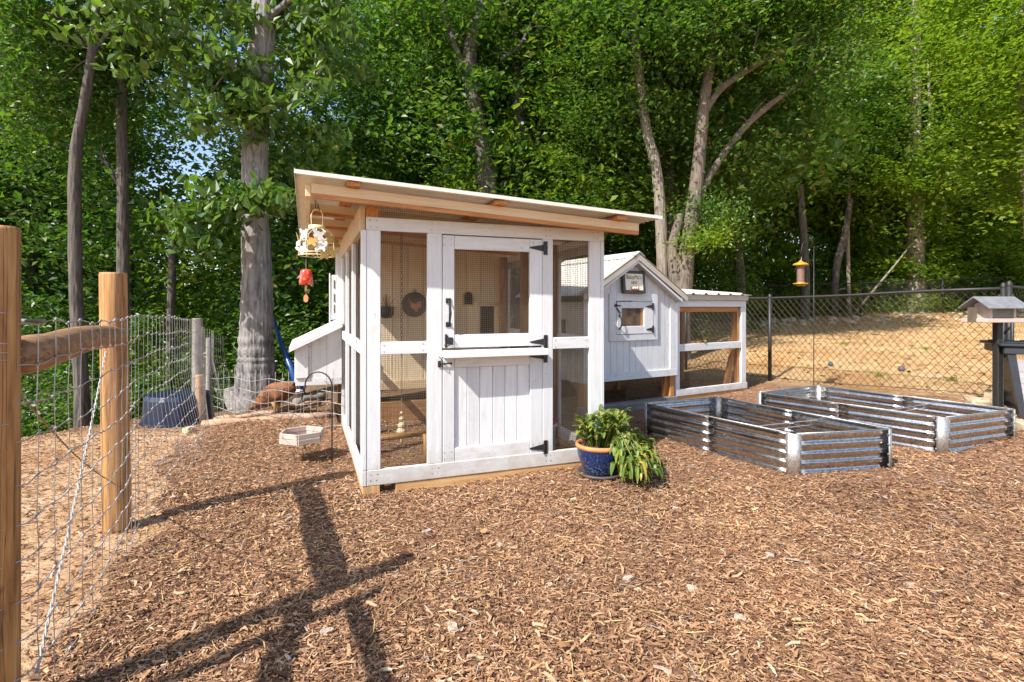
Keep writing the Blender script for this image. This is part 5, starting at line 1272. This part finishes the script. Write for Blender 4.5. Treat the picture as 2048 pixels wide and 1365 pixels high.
for k, (px, py, Yc, r, nl) in enumerate([(280, 10, 7.6, .9, 300), (400, 30, 7.8, .8, 300), (430, 30, 8.9, .8, 300), (420, 110, 7.7, .5, 200), (330, 70, 7.5, .4, 120), (445, 190, 7.9, .42, 190), (420, 150, 8.6, .5, 200),
                                    (505, 210, 7.95, .32, 180), (555, 200, 8.0, .45, 240), (610, 120, 8.9, .6, 260), (600, 40, 9.1, .8, 320), (650, 110, 8.3, .8, 320), (430, 250, 7.9, .38, 120), (440, 225, 7.8, .36, 120), 
                                    (620, 260, 8.5, .6, 220), (420, 420, 7.6, .40, 200), (470, 400, 7.7, .45, 260), (515, 390, 7.75, .30, 110), (570, 400, 7.9, .35, 120), (400, 470, 7.5, .34, 150), (380, 440, 7.5, .3, 110), 
                                    (680, 30, 8.5, 1.0, 420), (240, 70, 7.6, .7, 220), (620, 330, 8.8, .5, 150), (560, -80, 8.9, 1.5, 400), (300, -80, 7.8, 1.5, 350)]):
    V, F_ = spray(px, py, Yc, r, nl, oak, ob, seed=100 + k); Vs.append(V); Fs.append(F_ + o_); o_ += len(V)
np_mesh('crown', np.concatenate(Vs), np.concatenate(Fs), 'leaf_oak', oak)
D, Md, B = 'leaf_dark', 'leaf_mid', 'leaf_bright'
TR = [
 ('tree', 'dark straight trunk just behind the navy pool', 9.8, [(165, 905), (163, 780), (153, 600), (150, 420), (152, 300), (172, 190), (190, 60), (205, -150)], [.13, .12, .105, .10, .095, .085, .07, .04], 'dark_bark',
   [([(185, 95), (140, 45), (70, 22), (0, 38)], [.05, .04, .03, .015], .1), ([(180, 120), (230, 50), (300, 30)], [.04, .03, .015], .1)], [(D, 60, 110, .9, .35), (D, 180, 130, .7, .3), (Md, 100, 40, .9, .4), (D, 120, -150, .5, .8), (Md, 30, 230, 1.2, .35)]),
 ('tree', 'slim dark trunk standing between the fence posts and the oak', 11.0, [(243, 700), (246, 560), (246, 400), (243, 250), (246, 120), (250, -60)], [.12, .11, .10, .095, .09, .07], 'dark_bark',
   [([(248, 390), (215, 330), (200, 290)], [.04, .03, .012], .1)], [(D, 235, 110, .8, .35), (Md, 200, 200, 1.0, .3), (D, 250, -120, .5, .8), (Md, 270, 60, .9, .35)]),
 ('tree', 'thin sapling stem close beside the slim dark trunk', 15.0, [(262, 600), (261, 470), (262, 350), (268, 230), (275, 140)], [.08, .075, .07, .05, .03], 'dark_bark', [], [(Md, 290, 250, 1.5, .5)]),
 ('tree', 'forked dark trunk farthest along the wood on the fence side', 15.5, [(62, 620), (62, 450), (64, 400), (52, 320), (42, 230)], [.14, .13, .12, .11, .08], 'dark_bark',
   [([(62, 400), (72, 330), (88, 270)], [.07, .05, .03], .1), ([(58, 440), (20, 390), (-20, 350)], [.07, .06, .05], .1)], [(Md, 60, 160, 1.2, .9), (Md, 20, 420, 2.5, .8)]),
 ('tree', 'ivy wrapped trunk rising straight above the run roof', 13.5, [(985, 640), (978, 420), (966, 300), (948, 200), (940, 100), (965, 0), (975, -100)], [.26, .24, .21, .18, .16, .14, .12], 'dark_bark',
   [([(950, 220), (920, 120), (890, 30), (880, -40)], [.10, .09, .08, .05], -.05), ([(1000, 120), (1040, 90), (1075, 20)], [.05, .04, .03], 0)], [(Md, 930, 250, .4, (.55, .55, .45)), (D, 960, 130, 1.6, .8), (Md, 900, -60, .8, 1.0), (D, 980, 350, .6, (.35, .35, .4))]),
 ('tree', 'dark double stemmed trunk beside the ivy wrapped one', 14.5, [(1040, 640), (1036, 400), (1038, 250), (1035, 120), (1032, 0), (1030, -100)], [.20, .19, .17, .15, .13, .11], 'dark_bark',
   [([(1045, 130), (1070, 70), (1085, 0)], [.07, .06, .04], 0)], [(Md, 1050, 200, .9, (.6, .6, .5)), (D, 1080, 60, .8, .8)]),
 ('tree', 'pale leaning trunk behind the peaked coop roof', 12.3, [(1330, 650), (1325, 540), (1322, 440), (1313, 340), (1292, 255), (1278, 150), (1268, 20), (1262, -120)], [.15, .135, .13, .12, .11, .10, .09, .07], 'pale_bark',
   [([(1290, 250), (1262, 200), (1235, 180)], [.035, .025, .01], .1), ([(1278, 110), (1250, 70), (1225, 40)], [.04, .03, .02], .1)], [(Md, 1250, 210, .3, .28), (Md, 1230, 60, .6, (.8, .8, .7)), (Md, 1180, 330, 1.4, (.7, .7, .6)), (Md, 1270, -120, .4, .9)]),
 ('tree', 'thin dark stem between the leaning trunk and the forked oak', 14.3, [(1352, 650), (1345, 480), (1342, 380), (1346, 260), (1362, 150), (1372, 60)], [.11, .10, .09, .085, .07, .05], 'dark_bark', [], [(Md, 1350, 120, .9, .7)]),
 ('oak_tree', 'tall forked oak with long limbs reaching over the yard', 12.0, [(1362, 660), (1368, 560), (1384, 440), (1397, 330), (1405, 240), (1415, 160), (1428, 80), (1440, -20), (1448, -140)], [.21, .185, .16, .14, .125, .11, .095, .085, .07], 'fork_bark',
   [([(1408, 225), (1440, 180), (1480, 150), (1540, 115), (1600, 88), (1655, 55)], [.085, .08, .075, .065, .05, .03], .05), ([(1376, 480), (1402, 385), (1440, 320), (1480, 265), (1530, 218), (1600, 165), (1640, 130)], [.09, .085, .08, .075, .07, .05, .03], .1),
    ([(1500, 140), (1510, 90), (1520, 40)], [.03, .025, .015], 0), ([(1358, 600), (1345, 500), (1362, 430)], [.16, .13, .08], .15)],
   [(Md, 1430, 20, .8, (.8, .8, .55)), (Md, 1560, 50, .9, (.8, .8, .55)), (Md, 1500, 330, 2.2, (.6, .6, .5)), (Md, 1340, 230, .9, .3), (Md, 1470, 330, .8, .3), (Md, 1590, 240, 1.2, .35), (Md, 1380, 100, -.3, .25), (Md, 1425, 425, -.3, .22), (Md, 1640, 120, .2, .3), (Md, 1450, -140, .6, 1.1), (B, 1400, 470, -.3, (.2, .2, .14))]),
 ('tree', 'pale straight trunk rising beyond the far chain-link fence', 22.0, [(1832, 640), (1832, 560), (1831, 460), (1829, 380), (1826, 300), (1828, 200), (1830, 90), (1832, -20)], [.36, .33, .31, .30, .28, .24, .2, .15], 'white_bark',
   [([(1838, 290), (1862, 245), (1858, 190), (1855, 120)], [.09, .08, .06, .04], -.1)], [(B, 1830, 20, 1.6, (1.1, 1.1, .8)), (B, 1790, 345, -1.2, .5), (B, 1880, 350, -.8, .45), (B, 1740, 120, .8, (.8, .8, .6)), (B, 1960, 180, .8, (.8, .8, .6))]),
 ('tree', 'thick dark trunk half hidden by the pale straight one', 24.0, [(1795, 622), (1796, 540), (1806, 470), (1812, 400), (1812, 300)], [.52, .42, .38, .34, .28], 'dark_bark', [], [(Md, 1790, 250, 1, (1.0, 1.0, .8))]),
 ('tree', 'slender pale sapling between the tube feeder and the pale trunk', 20.8, [(1698, 640), (1697, 560), (1695, 460), (1698, 360), (1700, 300)], [.085, .075, .07, .06, .04], 'pale_bark', [], [(B, 1690, 330, .6, (.7, .7, .4))]),
 ('tree', 'thin mottled trunk left of the thick dark one', 23.0, [(1770, 625), (1771, 540), (1768, 450), (1765, 360)], [.12, .11, .10, .08], 'pale_bark', [], [(Md, 1740, 300, .5, (.8, .8, .5))]),
 ('tree', 'crooked sapling leaning away beside the pale straight trunk', 22.3, [(1852, 632), (1862, 560), (1885, 470), (1890, 400), (1888, 340)], [.11, .10, .09, .07, .05], 'pale_bark', [], [(B, 1930, 300, 1, (1.0, 1.0, .5))]),
 ('tree', 'slim dark trunk just past the small run roof', 16.0, [(1482, 660), (1480, 560), (1474, 480), (1466, 420), (1455, 340)], [.16, .14, .13, .11, .08], 'dark_bark', [], [(Md, 1500, 260, .7, (.8, .8, .7))]),
 ('tree', 'dark trunk in the woods behind the tube feeder', 19.5, [(1608, 640), (1610, 540), (1605, 450), (1600, 370)], [.17, .15, .13, .1], 'dark_bark', [], [(Md, 1600, 290, .6, (.8, .8, .6))]),
 ('tree', 'curved dark trunk in the woods right of the tube feeder', 20.5, [(1668, 640), (1672, 540), (1690, 470), (1700, 400)], [.14, .13, .12, .09], 'dark_bark', [], [(Md, 1650, 200, .6, (1.0, 1.0, .8))]),
 ('tree', 'dark rear trunk seen in the gap behind the low wire', 12.5, [(338, 760), (342, 620), (345, 500), (340, 400)], [.09, .085, .08, .06], 'dark_bark', [], [(D, 330, 420, .5, (.6, .6, .5))]),
]
for nm, lb, Yd, pts, rs, bk, lm, cr in TR: tree(nm, lb, Yd, pts, rs, bk, lm, cr, twigs=2)
# fallen branches at the edge of the yard
for lb, pts, r in (('long bare branch leaning against the trunks beyond the yard', [(1700, 640), (1740, 590), (1790, 530), (1822, 490)], .05), ('pale bent branch lying on the far chain-link fence', [(1640, 620), (1665, 590), (1690, 578), (1700, 600)], .05)):
    W = [at(px, py, 20.9) for px, py in pts]; mb = MB(); limb(mb, [w_ - W[0] for w_ in W], [r, r * .9, r * .7, r * .4], 7); o = mb.build('branch', 'pale_bark', None, True, label=lb, cat='branch'); o.location = W[0]
# the woods behind: many more trees
GB = 'trees crowding the woods behind'
rt = random.Random(21)
LM = ((330, 'behind the wire fence'), (620, 'behind the big oak'), (860, 'above the lantern'), (1110, 'above the run door'), (1300, 'above the low roof end'),
      (1500, 'behind the forked oak'), (1700, 'above the tube feeder'), (1900, 'behind the pale trunk'), (9999, 'above the house feeder'))
seen_l = {}
def bgtree(px, Yd, kind, zc, sc, nm='tree', trunk=True, row=0):
    x = (px - CX) / F * Yd; g = H(x, Yd)
    lab = {D: 'dark green', Md: 'mid green', B: 'yellow green'}[kind] + ' tree in the ' + ('front', 'second', 'rear')[row] + ' rank of woods ' + next(l for q, l in LM if px < q)
    seen_l[lab] = seen_l.get(lab, 0) + 1
    if seen_l[lab] > 1: lab = (('taller ', 'lower ', 'fuller ', 'thinner ')[(0 if zc > 6.3 else 1) + 2 * (seen_l[lab] > 2)]) + lab
    t = empty(nm, (x, Yd, g), 0, label=lab, cat='tree', group=GB)
    h = zc + 1
    mb = MB(); dx, dy = rt.uniform(-.6, .6), rt.uniform(-.3, .3); r = rt.uniform(.09, .17)
    limb(mb, [(0, 0, -.2), (dx * .3, dy * .3, h * .35), (dx * .6, dy * .8, h * .7), (dx, dy, h)], [r * 1.2, r, r * .8, r * .4], 8, int(px)); mb.build('trunk', rt.choice(('dark_bark', 'dark_bark', 'pale_bark')), t, True)
    add_crown(t, kind, (dx, dy, zc), sc)
    if rt.random() < .8: add_crown(t, kind, (dx + rt.uniform(-1.5, 1.5), dy + rt.uniform(-1, 1), zc + 4.6 * sc), sc * .9)
    if rt.random() < .45: add_crown(t, kind, (dx + rt.uniform(-1.2, 1.2), dy + rt.uniform(-1, 1), max(1.6, zc - 3.6)), (sc * .7, sc * .7, sc * .5))
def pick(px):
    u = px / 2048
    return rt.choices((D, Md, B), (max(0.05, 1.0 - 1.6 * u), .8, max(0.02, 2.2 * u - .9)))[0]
for row, (Y0, Y1, step, zlo, zhi) in enumerate(((14.8, 16.5, 190, 4.0, 6.5), (18, 21, 150, 4.5, 8.0), (24, 28, 125, 5, 9.5))):
    px = -180 + row * 40
    while px < 2280:
        Yd = rt.uniform(Y0, Y1); q = px + rt.uniform(-35, 35)
        if q > 1400 and row < 2: Yd = rt.uniform(22.8, 24.5) if row == 0 else rt.uniform(24.5, 27)
        if 1740 < q < 1920: Yd = max(Yd, 26.5)
        gap = 255 < q < 470
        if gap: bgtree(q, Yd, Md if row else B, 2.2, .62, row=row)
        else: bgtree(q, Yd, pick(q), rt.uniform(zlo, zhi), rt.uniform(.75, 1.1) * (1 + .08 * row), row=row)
        px += step
# overhanging bright tree on the yard's far corner
t = empty('maple_tree', (15.2, 15.5, H(15.2, 15.5)), 0, label='bright yellow green maple at the side of the yard', cat='tree')
mb = MB(); limb(mb, [(0, 0, -.2), (-.2, 0, 3), (-.4, .1, 7), (-.3, 0, 11)], [.22, .19, .15, .06], 10); mb.build('trunk', 'pale_bark', t, True)
for lx, lz, sc in ((-.6, 7.0, .8), (.6, 5.2, .9), (-.2, 9.5, 1.0), (.4, 12.5, 1.0)): add_crown(t, B, (lx, rt.uniform(-.8, .8), lz), (sc, sc, sc * .75))
# undergrowth along the wood's edge
Vs, Fs, o_ = [], [], 0
ug = np.random.default_rng(5)
def under(n, pxa, pxb, Ya, Yb, zmax, kind_seed, size):
    Yd = ug.uniform(Ya, Yb, n); x = (ug.uniform(pxa, pxb, n) - CX) / F * Yd; g = hgt(x, Yd); z = g + zmax * ug.random(n) ** .9 * (.45 + .55 * np.sin(x * 1.3 + Yd * .7 + kind_seed) ** 2)
    P = (np.stack([x, Yd, z], -1)[:, None] + ug.normal(0, 1, (n, 40, 3)) * np.array([.30, .30, .11])).reshape(-1, 3)
    P[:, 2] = np.maximum(P[:, 2], hgt(P[:, 0], P[:, 1]) + .04)
    return leaf_cloud(P, size, up=.6, seed=kind_seed)
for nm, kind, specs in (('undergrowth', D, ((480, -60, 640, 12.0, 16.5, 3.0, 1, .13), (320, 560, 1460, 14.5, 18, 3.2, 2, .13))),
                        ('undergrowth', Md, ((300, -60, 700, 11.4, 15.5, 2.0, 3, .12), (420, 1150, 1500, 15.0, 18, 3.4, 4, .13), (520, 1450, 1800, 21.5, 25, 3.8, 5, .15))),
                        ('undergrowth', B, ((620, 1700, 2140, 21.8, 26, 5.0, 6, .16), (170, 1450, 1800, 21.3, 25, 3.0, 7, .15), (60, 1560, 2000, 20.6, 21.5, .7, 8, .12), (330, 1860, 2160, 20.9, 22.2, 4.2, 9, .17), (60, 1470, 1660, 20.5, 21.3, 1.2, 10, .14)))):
    Vs, Fs, o_ = [], [], 0
    for sp in specs:
        V, F_ = under(*sp); Vs.append(V); Fs.append(F_ + o_); o_ += len(V)
    np_mesh(nm, np.concatenate(Vs), np.concatenate(Fs), kind, kind='stuff')
# far wood that reads as one mass
n = 2600; Yd = ug.uniform(34, 44, n); u = ug.uniform(-1.15, 1.15, n); x = u * Yd
top = 12.5 + 2.5 * np.sin(u * 9) + 1.5 * np.sin(u * 23); top = np.where(np.abs(u + .605) < .075, 7.0, top); z = hgt(x, Yd) + top * ug.random(n) ** .85
P = (np.stack([x, Yd, z], -1)[:, None] + ug.normal(0, 1, (n, 45, 3)) * np.array([.9, .9, .45])).reshape(-1, 3)
V, F_ = leaf_cloud(P, .34, up=.4, seed=77); np_mesh('far_woods', V, F_, Md, kind='stuff')
